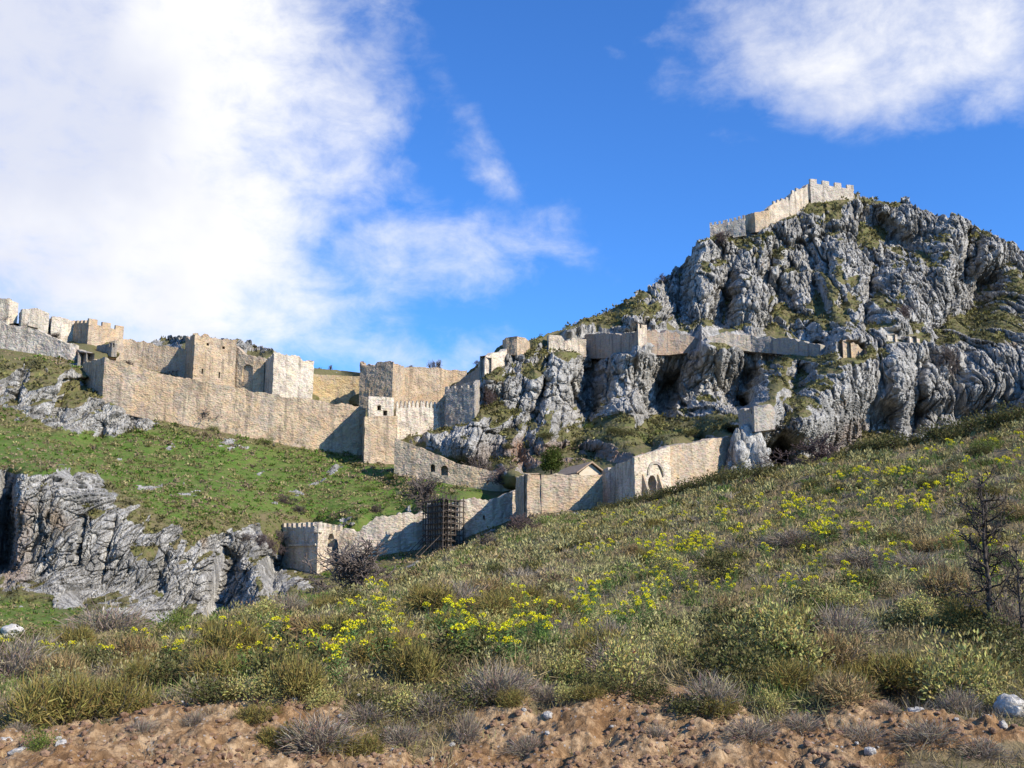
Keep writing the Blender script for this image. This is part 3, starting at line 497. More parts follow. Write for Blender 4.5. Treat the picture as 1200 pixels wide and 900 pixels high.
def relief(px0, px1, dpx, nr, split):
    cols = np.arange(px0, px1+dpx*0.5, dpx); nc = len(cols)
    sky = np.interp(cols, SKY[:, 0], SKY[:, 1]); bot = np.interp(cols, BOT[:, 0], BOT[:, 1])
    rs = bil(ROCK, cols, sky+4)*np.where((cols > 820) & (cols < 1010), .25, 1.0)
    q = np.stack([cols*.06, 0*cols, 0*cols], 1); q2 = q*3.1; sky = sky-rs*(ridged(q, 3, 91)*4.5+np.round(fbm(q2, 3, 92)*3)*1.3)
    t = np.linspace(0, 1, nr)[:, None]; py = bot*(1-t)+sky*t; px = np.broadcast_to(cols, py.shape)
    P = at(px, py, bil(YB, px, py))
    back = []
    for k in range(1, 9):                                    # the far side of the skyline, falling away behind it
        s = 2.2*k; back.append(P[-1]+np.array([0, s*1.5, -0.10*s*k])+P[-1]*np.array([s*1.5/400, 0, 0]))
    G = np.concatenate([P, np.array(back)]); nrt = G.shape[0]
    ext = lambda A: np.concatenate([bil(A, px, py), np.repeat(bil(A, px[-1:], py[-1:]), 8, 0)])
    q = np.stack([px.ravel()*.035, py.ravel()*.05, 0*px.ravel()], 1); w1 = fbm(q, 4, 95).reshape(px.shape)*16; w2 = fbm(q+50, 4, 96).reshape(px.shape)*10
    rk0 = bil(ROCK, px+w1, py+w2); rk, dm, ta, oc, lu = np.concatenate([rk0, np.repeat(rk0[-1:], 8, 0)]), ext(DAMP), ext(TURF_ADD), ext(OCHRE), ext(LUSH)
    def normals(G):
        dx = np.gradient(G, axis=1); dy = np.gradient(G, axis=0); n = np.cross(dx, dy); n /= np.linalg.norm(n, axis=-1, keepdims=True)+1e-9
        n[n[..., 1] > 0] *= -1                               # towards the valley side
        return n
    def blur(A, k):
        for _ in range(k):
            q = np.pad(A, ((1, 1), (1, 1))+((0, 0),)*(A.ndim-2), mode='edge'); A = (q[:-2, 1:-1]+q[2:, 1:-1]+q[1:-1, :-2]+q[1:-1, 2:]+q[1:-1, 1:-1])/5
        return A
    N = normals(blur(G, 25)); V = -G*np.array([1, 1, .25]); V /= np.linalg.norm(V, axis=-1, keepdims=True); N = .30*N+V; N /= np.linalg.norm(N, axis=-1, keepdims=True)
    F = G.reshape(-1, 3).copy(); lean = F.copy(); lean[:, 0] -= 0.20*F[:, 2]; lean[:, 2] *= 0.36; lean[:, 1] = .07*F[:, 1]
    shp = G.shape[:2]
    FW_ = F*np.array([1, .3, 1]); warp = np.stack([fbm(FW_*.06, 4, 9), fbm(FW_*.06+31, 4, 10), fbm(FW_*.06+67, 4, 11)], 1)
    far = smooth01(G[..., 1], 150, 330)                      # rock masses are coarser up on the mountain
    big = ridged(lean*0.045+warp*.15, 4, 3).reshape(shp)*4.2*(.35+.65*far)
    def blocks(fr, sd, dome, tilt, step, crack, cw=.09):
        tl = np.zeros(len(lean), np.float32); f1, f2, cid = worley(lean*fr+warp*.38, sd, tl); e = f2-f1
        return ((0.7-f1)*dome+(cid-.5)*step+tl*tilt-crack*np.exp(-(e/cw)**2)).reshape(shp)
    blk = blocks(.075, 5, 1.8, 3.6, 4.2, 3.0)*(.35+.65*far); blk2 = blocks(.22, 8, .5, 1.9, 1.7, 1.1, .06); blk3 = blocks(.55, 12, .2, 1.05, .95, .7, .06)
    nr_ = 1-far
    blk = blk+nr_*blocks(.16, 15, .5, 1.2, 1.5, .6, .05); blk2 = blk2*far+nr_*blocks(.40, 18, .2, 1.0, .95, .35, .05); blk3 = blk3*far+nr_*blocks(1.0, 22, .1, .55, .5, .4, .05)
    iso = np.stack([F[:, 0]-.3*F[:, 2], F[:, 1]*.1, F[:, 2]*.75], 1)+warp*1.2
    def pits(fr, sd, a, c):
        tl = np.zeros(len(iso), np.float32); f1, f2, cid = worley(iso*fr, sd, tl); return ((cid-.5)*a+tl*a*1.2-c*np.exp(-((f2-f1)/.08)**2)).reshape(shp)
    blk3 = blk3+far*pits(.42, 25, .55, .7)+nr_*pits(.75, 26, .5, .5)
    fl = ridged(np.stack([F[:, 0]*.30, F[:, 1]*.06, F[:, 2]*.04], 1), 2, 21).reshape(shp)*1.9
    flute = ext(FLUTE)
    det = ridged(lean*np.array([1, 1, .6])*.8, 5, 33, .62).reshape(shp)*.95
    pre = big+blk+.5*blk2
    Gm = G+N*(rk*dm*blur(pre, 3))[..., None]; Nm = normals(blur(Gm, 4)); Nw = normals(blur(Gm, 30))
    soft = fbm(F*.12, 4, 41).reshape(shp)*0.8+fbm(F*.5, 3, 44).reshape(shp)*.4
    patch = fbm(F*.04, 5, 51).reshape(shp); low = blur(pre, 18)-pre
    turf_r = smooth01(.55*Nm[..., 2]+.55*Nw[..., 2]+patch*.46+ta*.68-flute*.45+.07*low, .80, .96)
    sc2 = fbm(F*np.array([.12, .05, .16]), 5, 61, .6).reshape(shp)                     # stones breaking through the turf
    outc = smooth01(sc2, .34, .44)*(1-rk)*.8
    turf = np.clip(rk*turf_r+(1-rk)*(1-outc), 0, 1)
    amp = rk*(1-.7*turf)
    D = rk*dm*(big+.8*blk*(1-.3*turf))+amp*dm*(blk2+blk3+fl*flute*1.5)+amp*(dm*.7+.1)*det+(1-amp)*(dm*.9)*soft+outc*dm*(blk3+blk2*.9+1.1)
    G = G+N*D[..., None]
    k = int(round((split-px0)/dpx))
    for name, sl in (('hill', slice(0, k+1)), ('mountain', slice(k, nc))):
        g = G[:, sl]
        me = mesh_np(name, g.reshape(-1, 3), grid_faces(nrt, g.shape[1])[:, ::-1], dict(turf=turf[:, sl].ravel(), ochre=oc[:, sl].ravel(), lush=lu[:, sl].ravel()), smooth=(turf[:-1, sl][:, :-1] > .5).ravel())
        tag(link(name, me, M['rock']), kind='structure')
    return cols, py, G, turf
FLUTE = smooth01(GX, 1040, 1110)*smooth01(GY, 400, 420)+poly_mask([(690, 390), (900, 390), (900, 490), (690, 500)], 3)*.6
RC, RPY, RG, RT = relief(-170, 1370, 0.86, 480, 600)
def relpt(px, py):
    """a point on the finished relief (with its rocks), near a photograph pixel"""
    i = int(np.clip(round((px-RC[0])/(RC[1]-RC[0])), 0, len(RC)-1)); j = int(np.argmin(np.abs(RPY[:, i]-py)))
    return Vector(RG[j, i]), float(RT[j, i])

# ------------------------------------------------------------------ building the walls
def eval_boolean(o, cutters):
    for c in cutters:
        md = o.modifiers.new('cut', 'BOOLEAN'); md.operation = 'DIFFERENCE'; md.object = c; md.solver = 'EXACT'
    bpy.context.view_layer.update()
    dg = bpy.context.evaluated_depsgraph_get(); me = bpy.data.meshes.new_from_object(o.evaluated_get(dg))
    ok = len(me.polygons) > 20
    o.modifiers.clear()
    if ok: o.data = me
    for c in cutters: bpy.data.objects.remove(c)
def prism(name, outline, axis, depth, mat=None, parent=None):
    """outline: list of 3-D points; extruded along axis by depth both ways"""
    n = len(outline); V = [p-axis*depth for p in outline]+[p+axis*depth for p in outline]
    me = bpy.data.meshes.new(name); me.from_pydata([tuple(v) for v in V], [], [list(range(n))[::-1], list(range(n, 2*n))]+[[i, (i+1) % n, n+(i+1) % n, n+i] for i in range(n)]); me.update()
    return link(name, me, mat, parent)
def loft(path, thick, rough, closed, seed, step=0.55):
    """path: [(x,y,ztop,zbot)]; outer face runs along it, the wall's body lies behind (away from the camera)"""
    pts = [Vector(p[:2]) for p in path]; n = len(pts); segs = n if closed else n-1
    st = []
    for i in range(segs):
        a, b = path[i], path[(i+1) % n]; L = (pts[(i+1) % n]-pts[i]).length; k = max(1, int(round(L/step)))
        for j in range(k): f = j/k; st.append(([a[q]*(1-f)+b[q]*f for q in range(4)], i, f))
    if not closed: st.append((list(path[-1]), segs-1, 1.0))
    def nrm(i):
        d = pts[(i+1) % n]-pts[i]; d.normalize(); return Vector((d.y, -d.x))       # points to the viewer's side when the path runs left to right
    offs = []
    for (p, i, f) in st:
        nn = nrm(i)
        if f == 0.0 and (closed or i > 0):
            m = nrm(i-1)+nn; m.normalize(); nn = m/max(.45, m.dot(nrm(i)))
        offs.append(nn)
    S = np.array([s[0] for s in st]); O = np.array([[o.x, o.y] for o in offs]); ns = len(S)
    arc = np.concatenate([[0], np.cumsum(np.hypot(*np.diff(S[:, :2], axis=0).T))])
    q = np.stack([S[:, 0]*.35, S[:, 1]*.35, np.full(ns, seed*3.1)], 1)
    e = fbm(q, 4, seed)*1.2+np.minimum(0, vnoise(q*.45, seed+50)+.15)*1.6
    e2 = vnoise(np.stack([S[:, 0]*1.1, S[:, 1]*1.1, np.full(ns, seed*1.7)], 1), seed+30)
    top = S[:, 2]+rough*(np.round(e*3)/3*.95+np.round(e2*2.2)/2.2*.42)-.12*np.abs(e2)
    if not closed or rough > .3: top = np.maximum(top, S[:, 3]+1.0)
    H = float(np.max(S[:, 2]-S[:, 3])); m = max(3, int(H/0.6)); jj = np.linspace(0, 1, m+1)
    z = S[:, 3][:, None]*(1-jj)+top[:, None]*jj
    T = min(thick, 1.0) if closed else thick
    ox = np.repeat(S[:, :1], m+1, 1); oy = np.repeat(S[:, 1:2], m+1, 1)
    Pn = np.stack([ox, oy, z], -1); w = fbm(Pn.reshape(-1, 3)*.45, 4, 70+seed).reshape(Pn.shape[:2])*.24+vnoise(Pn.reshape(-1, 3)*1.3, 71).reshape(Pn.shape[:2])*.13
    out = Pn.copy(); out[..., :2] += O[:, None]*w[..., None]
    uvo = np.stack([np.repeat(arc[:, None], m+1, 1), z], -1)
    if closed:
        ins = out[:, -1].copy(); ins[:, :2] = S[:, :2]-O*T; ins2 = ins.copy(); ins2[:, 2] = np.minimum(S[:, 2]-1.1, ins[:, 2]-.5)
        ring = np.concatenate([out, ins[:, None], ins2[:, None]], 1); uv = np.concatenate([uvo, uvo[:, -1:]+np.array([.3, .9]), uvo[:, -1:]+np.array([.3, -.3])], 1)
        nr = ring.shape[1]; V = ring.reshape(-1, 3); F = []
        for i in range(ns):
            i2 = (i+1) % ns
            for j in range(nr-1): F.append((i*nr+j, i2*nr+j, i2*nr+j+1, i*nr+j+1))
        c1 = V[np.arange(ns)*nr+nr-1].mean(0); c0 = V[np.arange(ns)*nr].mean(0); V = np.concatenate([V, [c1, c0]]); k = len(V)
        F = [list(f) for f in F]
        for i in range(ns):
            i2 = (i+1) % ns; F.append([i*nr+nr-1, i2*nr+nr-1, k-2]); F.append([i2*nr, i*nr, k-1])
        uvv = np.concatenate([uv.reshape(-1, 2), [[0, 0], [0, 0]]])
    else:
        inn = Pn.copy(); inn[..., :2] -= O[:, None]*T
        ring = np.concatenate([out, inn[:, ::-1]], 1); uv = np.concatenate([uvo, uvo[:, ::-1]+np.array([1.3, .2])], 1); nr = ring.shape[1]; V = ring.reshape(-1, 3); F = []
        for i in range(ns-1):
            for j in range(nr): F.append([i*nr+j, (i+1)*nr+j, (i+1)*nr+(j+1) % nr, i*nr+(j+1) % nr])
        for j in range(m):
            F.append([j, j+1, nr-2-j, nr-1-j]); b = (ns-1)*nr; F.append([b+nr-1-j, b+nr-2-j, b+j+1, b+j])
        uvv = uv.reshape(-1, 2)
        uvv = uvv.copy()
    return V, F, uvv
def wall_mesh(name, V, F, uv, loc):
    me = bpy.data.meshes.new(name); me.from_pydata([tuple(v) for v in (V-np.array(loc))], [], F); me.update()
    l = me.uv_layers.new(name='UVMap'); idx = np.empty(len(me.loops), np.int32); me.loops.foreach_get('vertex_index', idx)
    l.data.foreach_set('uv', np.ascontiguousarray(uv[idx], np.float32).ravel())
    return me
def close_par(path):
    if path[-1] is None:
        A, B, C = [foot(p) for p in path[:3]]
        return [A, B, C, [A[0]+C[0]-B[0], A[1]+C[1]-B[1], (A[2]+C[2])/2, min(A[3], C[3])]]
    return [foot(p) for p in path]
def cutter(spec, path, kind='arch'):
    """a through-going arch, slit or window given by pixels, square to the wall segment it sits in"""
    kind, px, Y, top, bot, wpx, deep = spec
    best = None
    for i in range(len(path)-1):
        a, b = path[i], path[i+1]
        u = float(ray(px, (top+bot)/2)[0]); den = (b[0]-a[0])-u*(b[1]-a[1])
        if abs(den) < 1e-6: continue
        t = (u*a[1]-a[0])/den
        if -0.02 <= t <= 1.02: best = (a, b, t); break
    a, b, t = best; x, y = a[0]+(b[0]-a[0])*t, a[1]+(b[1]-a[1])*t
    d = Vector((b[0]-a[0], b[1]-a[1], 0)).normalized(); nn = Vector((d.y, -d.x, 0))
    zt = CAMZ+float(ray(px, top)[1])*y; zb = CAMZ+float(ray(px, bot)[1])*y
    u0 = float(ray(px-wpx/2, top)[0]); u1 = float(ray(px+wpx/2, top)[0])
    hw = wpx/2*y/FPX/max(.35, abs(d.x-float(ray(px, top)[0])*d.y))
    c = Vector((x, y, 0)); ol = []
    if kind == 'arch':
        r = min(hw, (zt-zb)*.6)
        ol = [c-d*hw+Vector((0, 0, zb)), c+d*hw+Vector((0, 0, zb))]+[c+d*hw*math.cos(th)+Vector((0, 0, zt-r+r*math.sin(th))) for th in np.linspace(0, math.pi, 11)]
    else:
        ol = [c-d*hw+Vector((0, 0, zb)), c+d*hw+Vector((0, 0, zb)), c+d*hw+Vector((0, 0, zt)), c-d*hw+Vector((0, 0, zt))]
    return ol, nn, deep, c, d, hw, zt, zb
BOX_F = [(0, 3, 2, 1), (4, 5, 6, 7), (0, 1, 5, 4), (1, 2, 6, 5), (2, 3, 7, 6), (3, 0, 4, 7)]
def box_mesh(name, c, dx, dy, hx, hy, z0, z1, style='flat', loc=(0, 0, 0), jit=0.05):
    V = []
    for z in (z0, z1):
        for sx, sy in ((-1, -1), (1, -1), (1, 1), (-1, 1)):
            V.append(c+dx*(hx*sx*(1 if z == z0 or style == 'flat' else .92))+dy*(hy*sy)+Vector((random.uniform(-jit, jit), random.uniform(-jit, jit), z+(random.uniform(-jit, jit)*2 if z == z1 else 0))))
    F = [list(f) for f in BOX_F]
    if style == 'point':
        mid = [c-dy*hy+Vector((0, 0, z1+.75)), c+dy*hy+Vector((0, 0, z1+.75))]; V += mid
        F = [F[0], [0, 1, 5, 8, 4], [2, 3, 7, 9, 6], [1, 2, 6, 5], [3, 0, 4, 7], [5, 6, 9, 8], [4, 8, 9, 7]]
    me = bpy.data.meshes.new(name); me.from_pydata([tuple(Vector(v)-Vector(loc)) for v in V], [], F); me.update()
    l = me.uv_layers.new(name='UVMap'); idx = np.empty(len(me.loops), np.int32); me.loops.foreach_get('vertex_index', idx)
    l.data.foreach_set('uv', np.array([[(Vector(V[i])-c).dot(dx), V[i].z] for i in idx], np.float32).ravel())
    return me
def build_wall(w, seed):
    path = close_par(w['path']) if w['closed'] else [foot(p) for p in w['path']]
    loc = Vector((sum(p[0] for p in path)/len(path), sum(p[1] for p in path)/len(path), min(p[3] for p in path)))
    mat = M[w['mat']]; multi = any(k in w for k in ('merlons', 'upper', 'gate', 'ledge'))
    V, F, uv = loft(path, w['thick'], w['rough'], w['closed'], seed)
    me = wall_mesh('wall' if multi else w['name'], V, F, uv, loc)
    if multi:
        root = thing(w['name'], w['label'], w['cat'], loc); root['kind'] = 'thing'; body = link('lower_stage' if 'upper' in w else 'wall', me, mat, root)
    else:
        root = body = tag(link(w['name'], me, mat, None, loc), w['label'], w['cat'], kind='thing')
    def do_cuts(o, specs, pth):
        cs = []
        for sp_ in specs:
            ol, nn, deep, *_ = cutter(sp_, pth)
            cs.append(prism('opening', ol, nn, deep))
        eval_boolean_at(o, cs)
    def eval_boolean_at(o, cs):
        par_ = o.parent; wl = loc if par_ is None else None
        if par_ is not None: o.parent = None; o.location = loc
        eval_boolean(o, cs)
        if par_ is not None: o.parent = par_; o.location = (0, 0, 0)
    if w.get('gate'):
        B, C = path[1], path[2]
        do_cuts(body, [('arch', 764.5, 168, 557, 590, 9.5, 2.6)], path)
        ol, nn, deep, c, d, hw, zt, zb = cutter(('arch', 767.5, 168, 541.5, 560, 19, 1), path)
        r0 = hw; zc = zt-hw*1.0; pts = []
        V2, F2 = [], []
        K = 20
        for k in range(K+1):                                # raised arch band over the door
            th = math.pi*k/K
            for rr, dd in ((r0*.86, .02), (r0*.86, .30), (r0*1.05, .30), (r0*1.05, -.1)):
                V2.append(c+d*(rr*math.cos(th))+nn*dd+Vector((0, 0, zc+rr*math.sin(th)))-loc)
        for k in range(K):
            for q in range(3): F2.append((k*4+q, k*4+q+1, k*4+q+5, k*4+q+4))
        m2 = bpy.data.meshes.new('blind_arch'); m2.from_pydata([tuple(v) for v in V2], [], F2); m2.update(); m2.uv_layers.new(name='UVMap'); link('blind_arch', m2, M['grey'], root)
        for pxb, wid in ((753.5, 4.2), (771.5, 3.6)):        # two sloping buttresses beside the door
            ol, nn, deep, c, d, hw, zt, zb = cutter(('rect', pxb, 168, 556, 590, wid, 1), path)
            V3 = [c-d*hw+Vector((0, 0, zb)), c+d*hw+Vector((0, 0, zb)), c+d*hw+nn*2.0+Vector((0, 0, zb)), c-d*hw+nn*2.0+Vector((0, 0, zb)), c-d*hw*.35-nn*.2+Vector((0, 0, zt)), c+d*hw*.35-nn*.2+Vector((0, 0, zt)), c+d*hw*.35+nn*.15+Vector((0, 0, zt)), c-d*hw*.35+nn*.15+Vector((0, 0, zt))]
            m3 = bpy.data.meshes.new('buttress'); m3.from_pydata([tuple(v-loc) for v in V3], [], [(0, 3, 2, 1), (4, 5, 6, 7), (0, 1, 5, 4), (1, 2, 6, 5), (2, 3, 7, 6), (3, 0, 4, 7)]); m3.update(); m3.uv_layers.new(name='UVMap'); link('buttress', m3, M['tan'], root)
    if 'cut' in w: do_cuts(body, w['cut'], path)
    if 'upper' in w:
        up = close_par(w['upper']); V, F, uv = loft(up, 2, .15, True, seed+9)
        ob = link('upper_stage', wall_mesh('upper_stage', V, F, uv, loc), M['pale'], root)
        do_cuts(ob, w['cut_upper'], up)
    for (si, cnt, fill, hgt, style) in w.get('merlons', []):
        a, b = path[si], path[(si+1) % len(path)]; A3, B3 = Vector((a[0], a[1], 0)), Vector((b[0], b[1], 0)); d = B3-A3; L = d.length; d.normalize(); nn = Vector((d.y, -d.x, 0))
        for k in range(cnt):
            f = (k+.5)/cnt; hx = L/cnt*fill/2
            if cnt > 2: f = (hx/L)+(1-2*hx/L)*k/(cnt-1)
            c = A3+d*(L*f)-nn*.42; zt = a[2]*(1-f)+b[2]*f
            link('merlon', box_mesh('merlon', c, d, nn, hx, .40, zt-.9, zt+hgt, style, loc), mat, root)
    if w.get('ledge'):
        a, b = path[0], path[1]; A3, B3 = Vector((a[0], a[1], 0)), Vector((b[0], b[1], 0)); d = (B3-A3).normalized(); nn = Vector((d.y, -d.x, 0)); z = CAMZ+float(ray(360, 638)[1])*192
        link('ledge', box_mesh('ledge', A3+d*((B3-A3).length*.62)+nn*.15, d, nn, (B3-A3).length*.36, .22, z-.25, z+.12, 'flat', loc, 0.01), M['pale'], root)
    return root
for i, w in enumerate(WALLS): build_wall(w, i+1)

# ------------------------------------------------------------------ timber scaffolding round the wall tower
def tube(a, b, r0, r1, k=6):
    a, b = Vector(a), Vector(b); d = (b-a).normalized(); u = d.orthogonal().normalized(); v = d.cross(u)
    V = [a+(u*math.cos(2*math.pi*i/k)+v*math.sin(2*math.pi*i/k))*r0 for i in range(k)]+[b+(u*math.cos(2*math.pi*i/k)+v*math.sin(2*math.pi*i/k))*r1 for i in range(k)]
    return V, [[i, (i+1) % k, k+(i+1) % k, k+i] for i in range(k)]+[list(range(k))[::-1], list(range(k, 2*k))]
def tube_obj(name, a, b, r, mat, root, k=6):
    V, F = tube(a, b, r, r*.9, k); loc = root.location
    me = bpy.data.meshes.new(name); me.from_pydata([tuple(v-loc) for v in V], [], F); me.update(); return link(name, me, mat, root)
def build_scaffold():
    A, B, C = [foot(p) for p in ((496, 187, 585, 644), (519, 177, 583, 646), (543, 183, 583, 640))]
    root = thing('scaffolding', 'dark timber scaffolding of poles and boards around the ruined tower on the lowest wall', 'scaffolding', (B[0], B[1], B[3]))
    zt, zb = B[2], B[3]; lev = np.linspace(zb+.8, zt-.3, 9)
    for (P, Q, n) in ((A, B, 9), (B, C, 6)):
        p, q = Vector((P[0], P[1], 0)), Vector((Q[0], Q[1], 0)); d = (q-p).normalized(); nn = Vector((d.y, -d.x, 0))
        for row in (0.0, 0.95):
            for k in range(n):
                c = p.lerp(q, k/(n-1))-nn*row
                if row and k in (0, n-1): continue
                tube_obj('pole', c+Vector((0, 0, zb-.8)), c+Vector((random.uniform(-.15, .15), 0, zt+random.uniform(-.2, .7))), .11, M['wood'], root)
        for z in lev:
            tube_obj('ledger', p+nn*.1-d*.35+Vector((0, 0, z)), q+nn*.1+d*.35+Vector((0, 0, z+random.uniform(-.1, .1))), .095, M['wood'], root)
        for z in lev[1:]:
            me = box_mesh('platform', (p+q)/2-nn*.5, d, nn, (q-p).length/2, .40, z+.09, z+.16, 'flat', root.location, .015); link('platform', me, M['wood'], root)
        if P is A:
            for k in range(9):
                c = p.lerp(q, (k+.5)/9)-nn*1.05; zz = zt-random.uniform(.1, .8); link('board', box_mesh('board', c, d, nn, (q-p).length/9*.36, .04, zb-.3, zz, 'flat', root.location, .01), M['wood'], root)
        for k in range(3):
            z0, z1 = lev[k*2], lev[min(7, k*2+2)]; s = k % 2
            tube_obj('brace', (p if s else q)+nn*.18+Vector((0, 0, z0)), (q if s else p)+nn*.18+Vector((0, 0, z1)), .06, M['wood'], root)
    a3 = Vector((A[0], A[1], 0)); b3 = Vector((B[0], B[1], 0)); d = (b3-a3).normalized(); nn = Vector((d.y, -d.x, 0))
    for k in range(4):
        s = a3.lerp(b3, .15+.27*k); tube_obj('prop', s+nn*3.2+Vector((-.6, -.4, zb-.7)), s+Vector((0, 0, zb+3.0)), .08, M['wood'], root)
build_scaffold()

# ------------------------------------------------------------------ the hut behind the bastion wall
def build_hut():
    pts = [foot(p) for p in ((651, 196, 556, 575), (679, 184, 556, 575), (706, 186, 556, 575))]
    A, B, C = [Vector((p[0], p[1], 0)) for p in pts]; D = A+C-B; zb = pts[1][3]; ze = CAMZ+float(ray(690, 555)[1])*185; zr = CAMZ+float(ray(693, 543.5)[1])*185
    root = thing('stone_hut', 'small hut with a low tiled gable roof behind the bastion wall', 'hut', ((A+C)/2+Vector((0, 0, zb))))
    loc = root.location; G = (B+C)/2; H = (A+D)/2; zs = lambda p, z: tuple(p+Vector((0, 0, z))-loc)
    V = [zs(p, zb) for p in (A, B, C, D)]+[zs(p, ze) for p in (A, B, C, D)]+[zs(G, zr), zs(H, zr)]
    me = bpy.data.meshes.new('wall'); me.from_pydata(V, [], [(0, 1, 5, 4), (1, 2, 6, 8, 5), (2, 3, 7, 6), (3, 0, 4, 9, 7), (0, 3, 2, 1), (4, 5, 8, 9), (6, 7, 9, 8)]); me.update(); link('wall', me, M['plaster'], root)
    ax = (G-H).normalized(); wd = (C-B).normalized(); hw = (C-B).length/2
    V, F = [], []
    for s in (-1, 1):
        b = len(V); e = .75
        for p, z in ((H-ax*e, zr+.12), (G+ax*e, zr+.12), (G+ax*e+wd*s*(hw+.8), ze-.16), (H-ax*e+wd*s*(hw+.8), ze-.16)):
            V += [zs(p, z), zs(p, z+.28)]
        F += [(b, b+2, b+4, b+6), (b+1, b+7, b+5, b+3), (b, b+1, b+3, b+2), (b+2, b+3, b+5, b+4), (b+4, b+5, b+7, b+6), (b+6, b+7, b+1, b)]
    me = bpy.data.meshes.new('roof'); me.from_pydata(V, [], F); me.update(); link('roof', me, M['tile'], root)
build_hut()

# ------------------------------------------------------------------ the isolated crag
def rock_mesh(name, nu, nv, shape, seed, disp):
    u, v = np.meshgrid(np.linspace(0, 2*np.pi, nu, endpoint=False), np.linspace(0.02, 1, nv)); P = shape(u, v).reshape(-1, 3)
    f1, f2, c = worley(P*disp[0]*np.array([1, 1, .45]), seed); g1, g2, c2 = worley(P*disp[0]*2.7*np.array([1, 1, .6]), seed+3)
    cen = P.mean(0)*np.array([1, 1, 0])+np.array([0, 0, .35])*P[:, 2:3].max(); N = P-cen; N /= np.linalg.norm(N, axis=1, keepdims=True)+1e-6
    d = disp[1]*((.7-f1)*1.2+(c-.5)*.7-.5*np.exp(-((f2-f1)/.1)**2)+.45*(.7-g1)+.25*(c2-.5)+.5*fbm(P*disp[0]*1.5, 4, seed+7))
    P = P+N*d[:, None]; F = []
    for j in range(nv-1):
        for i in range(nu): F.append((j*nu+i, j*nu+(i+1) % nu, (j+1)*nu+(i+1) % nu, (j+1)*nu+i))
    return P, np.array(F)
def build_crag():
    c = at(880, 540, 181.0); zb = c[2]-5; zt = CAMZ+float(ray(880, 500)[1])*181.0
    H = zt-zb
    def shp(u, v):                                           # v: 1 at the foot, 0 at the top
        r = 2.9*(v**.45)*(1+.45*v); return np.stack([r*np.cos(u)*1.22-.6*v, r*np.sin(u)*1.0, H*(1-v**1.6)+0*u], -1)
    P, F = rock_mesh('rock_crag', 190, 120, shp, 4, (.42, 1.0))
    me = mesh_np('rock_crag', P, F[:, ::-1], dict(turf=smooth01(fbm(P*.3, 3, 2), .35, .6)*.6, ochre=np.zeros(len(P)), lush=np.zeros(len(P))))
    tag(link('rock_crag', me, M['rock'], None, (c[0], c[1], zb)), 'isolated pale grey crag carrying the small tower stub, right of the gatehouse wall', 'rock', kind='thing')
build_crag()

# ------------------------------------------------------------------ the near hillside
FGC = {-120: ([(900, 8.5), (840, 11), (800, 15), (775, 22), (765, 28)], [(795, 60), (835, 95)]),
 0: ([(900, 8.5), (830, 11), (795, 15), (770, 22), (758, 28)], [(800, 60), (840, 95)]),
 200: ([(900, 8.7), (825, 10.5), (790, 14), (762, 20), (746, 27)], [(775, 55), (830, 95)]),
 330: ([(900, 9), (815, 10.3), (780, 13.5), (747, 19), (720, 30), (710, 36)], [(740, 60), (790, 100)]),
 430: ([(900, 9), (815, 10.3), (775, 13), (740, 17), (712, 25), (694, 38), (685, 50)], [(700, 80), (740, 120)]),
 520: ([(900, 9), (815, 10.2), (770, 13), (735, 17), (700, 25), (677, 38), (662, 60), (655, 85)], [(670, 120), (700, 150)]),
 600: ([(900, 9), (815, 10.2), (770, 13), (735, 16.5), (700, 23), (670, 34), (645, 52), (630, 80), (620, 115)], [(635, 140), (660, 160)]),
 700: ([(900, 8.8), (810, 10.2), (770, 12.7), (735, 16.5), (700, 22), (660, 33), (630, 50), (614, 75), (604, 100)], [(612, 125), (645, 150)]),
 800: ([(900, 8.8), (812, 10.2), (770, 12.7), (735, 16), (700, 21), (650, 32), (615, 46), (594, 65), (583, 85)], [(604, 120), (640, 140)]),
 900: ([(900, 8.7), (815, 10.2), (770, 12.5), (735, 15.5), (700, 20), (640, 30), (600, 41), (572, 58), (558, 72)], [(582, 110), (620, 130)]),
 1000: ([(900, 8.6), (825, 10), (775, 12.3), (740, 15), (700, 19), (640, 27), (590, 38), (552, 53), (541, 63)], [(563, 95), (600, 120)]),
 1100: ([(900, 8.5), (830, 10), (785, 12), (740, 14.7), (700, 18), (640, 25), (590, 33), (542, 45), (522, 55)], [(548, 85), (590, 110)]),
 1200: ([(900, 8.5), (835, 9.8), (785, 12), (740, 14.5), (700, 17.8), (640, 24), (590, 30), (540, 39), (502, 50)], [(530, 80), (570, 105)]),
 1330: ([(900, 8.5), (835, 9.8), (785, 12), (740, 14.2), (700, 17.4), (640, 23), (590, 28), (540, 35), (480, 48)], [(510, 75), (560, 100)])}
fc = []
for px, (l1, l2) in FGC.items():
    for (py, Y) in l1+l2:
        a, b = ray(px, py); fc.append((float(a), math.log(Y), float(b)))
    a = float(ray(px, 800)[0])
    for Y, z in ((2.5, -.05), (4, -.08), (6, -.10)): fc.append((a, math.log(Y), (z-CAMZ)/Y))
fc = np.array(fc); FS = np.array([2.2, 1.0])
FU = np.linspace(-1.05, 1.05, 140); FL = np.linspace(math.log(2.0), math.log(175), 170)
fu, fl_ = np.meshgrid(FU, FL)
FW = rbf(fc[:, :2]*FS, fc[:, 2], np.stack([fu.ravel(), fl_.ravel()], 1)*FS, 0.01).reshape(fu.shape)
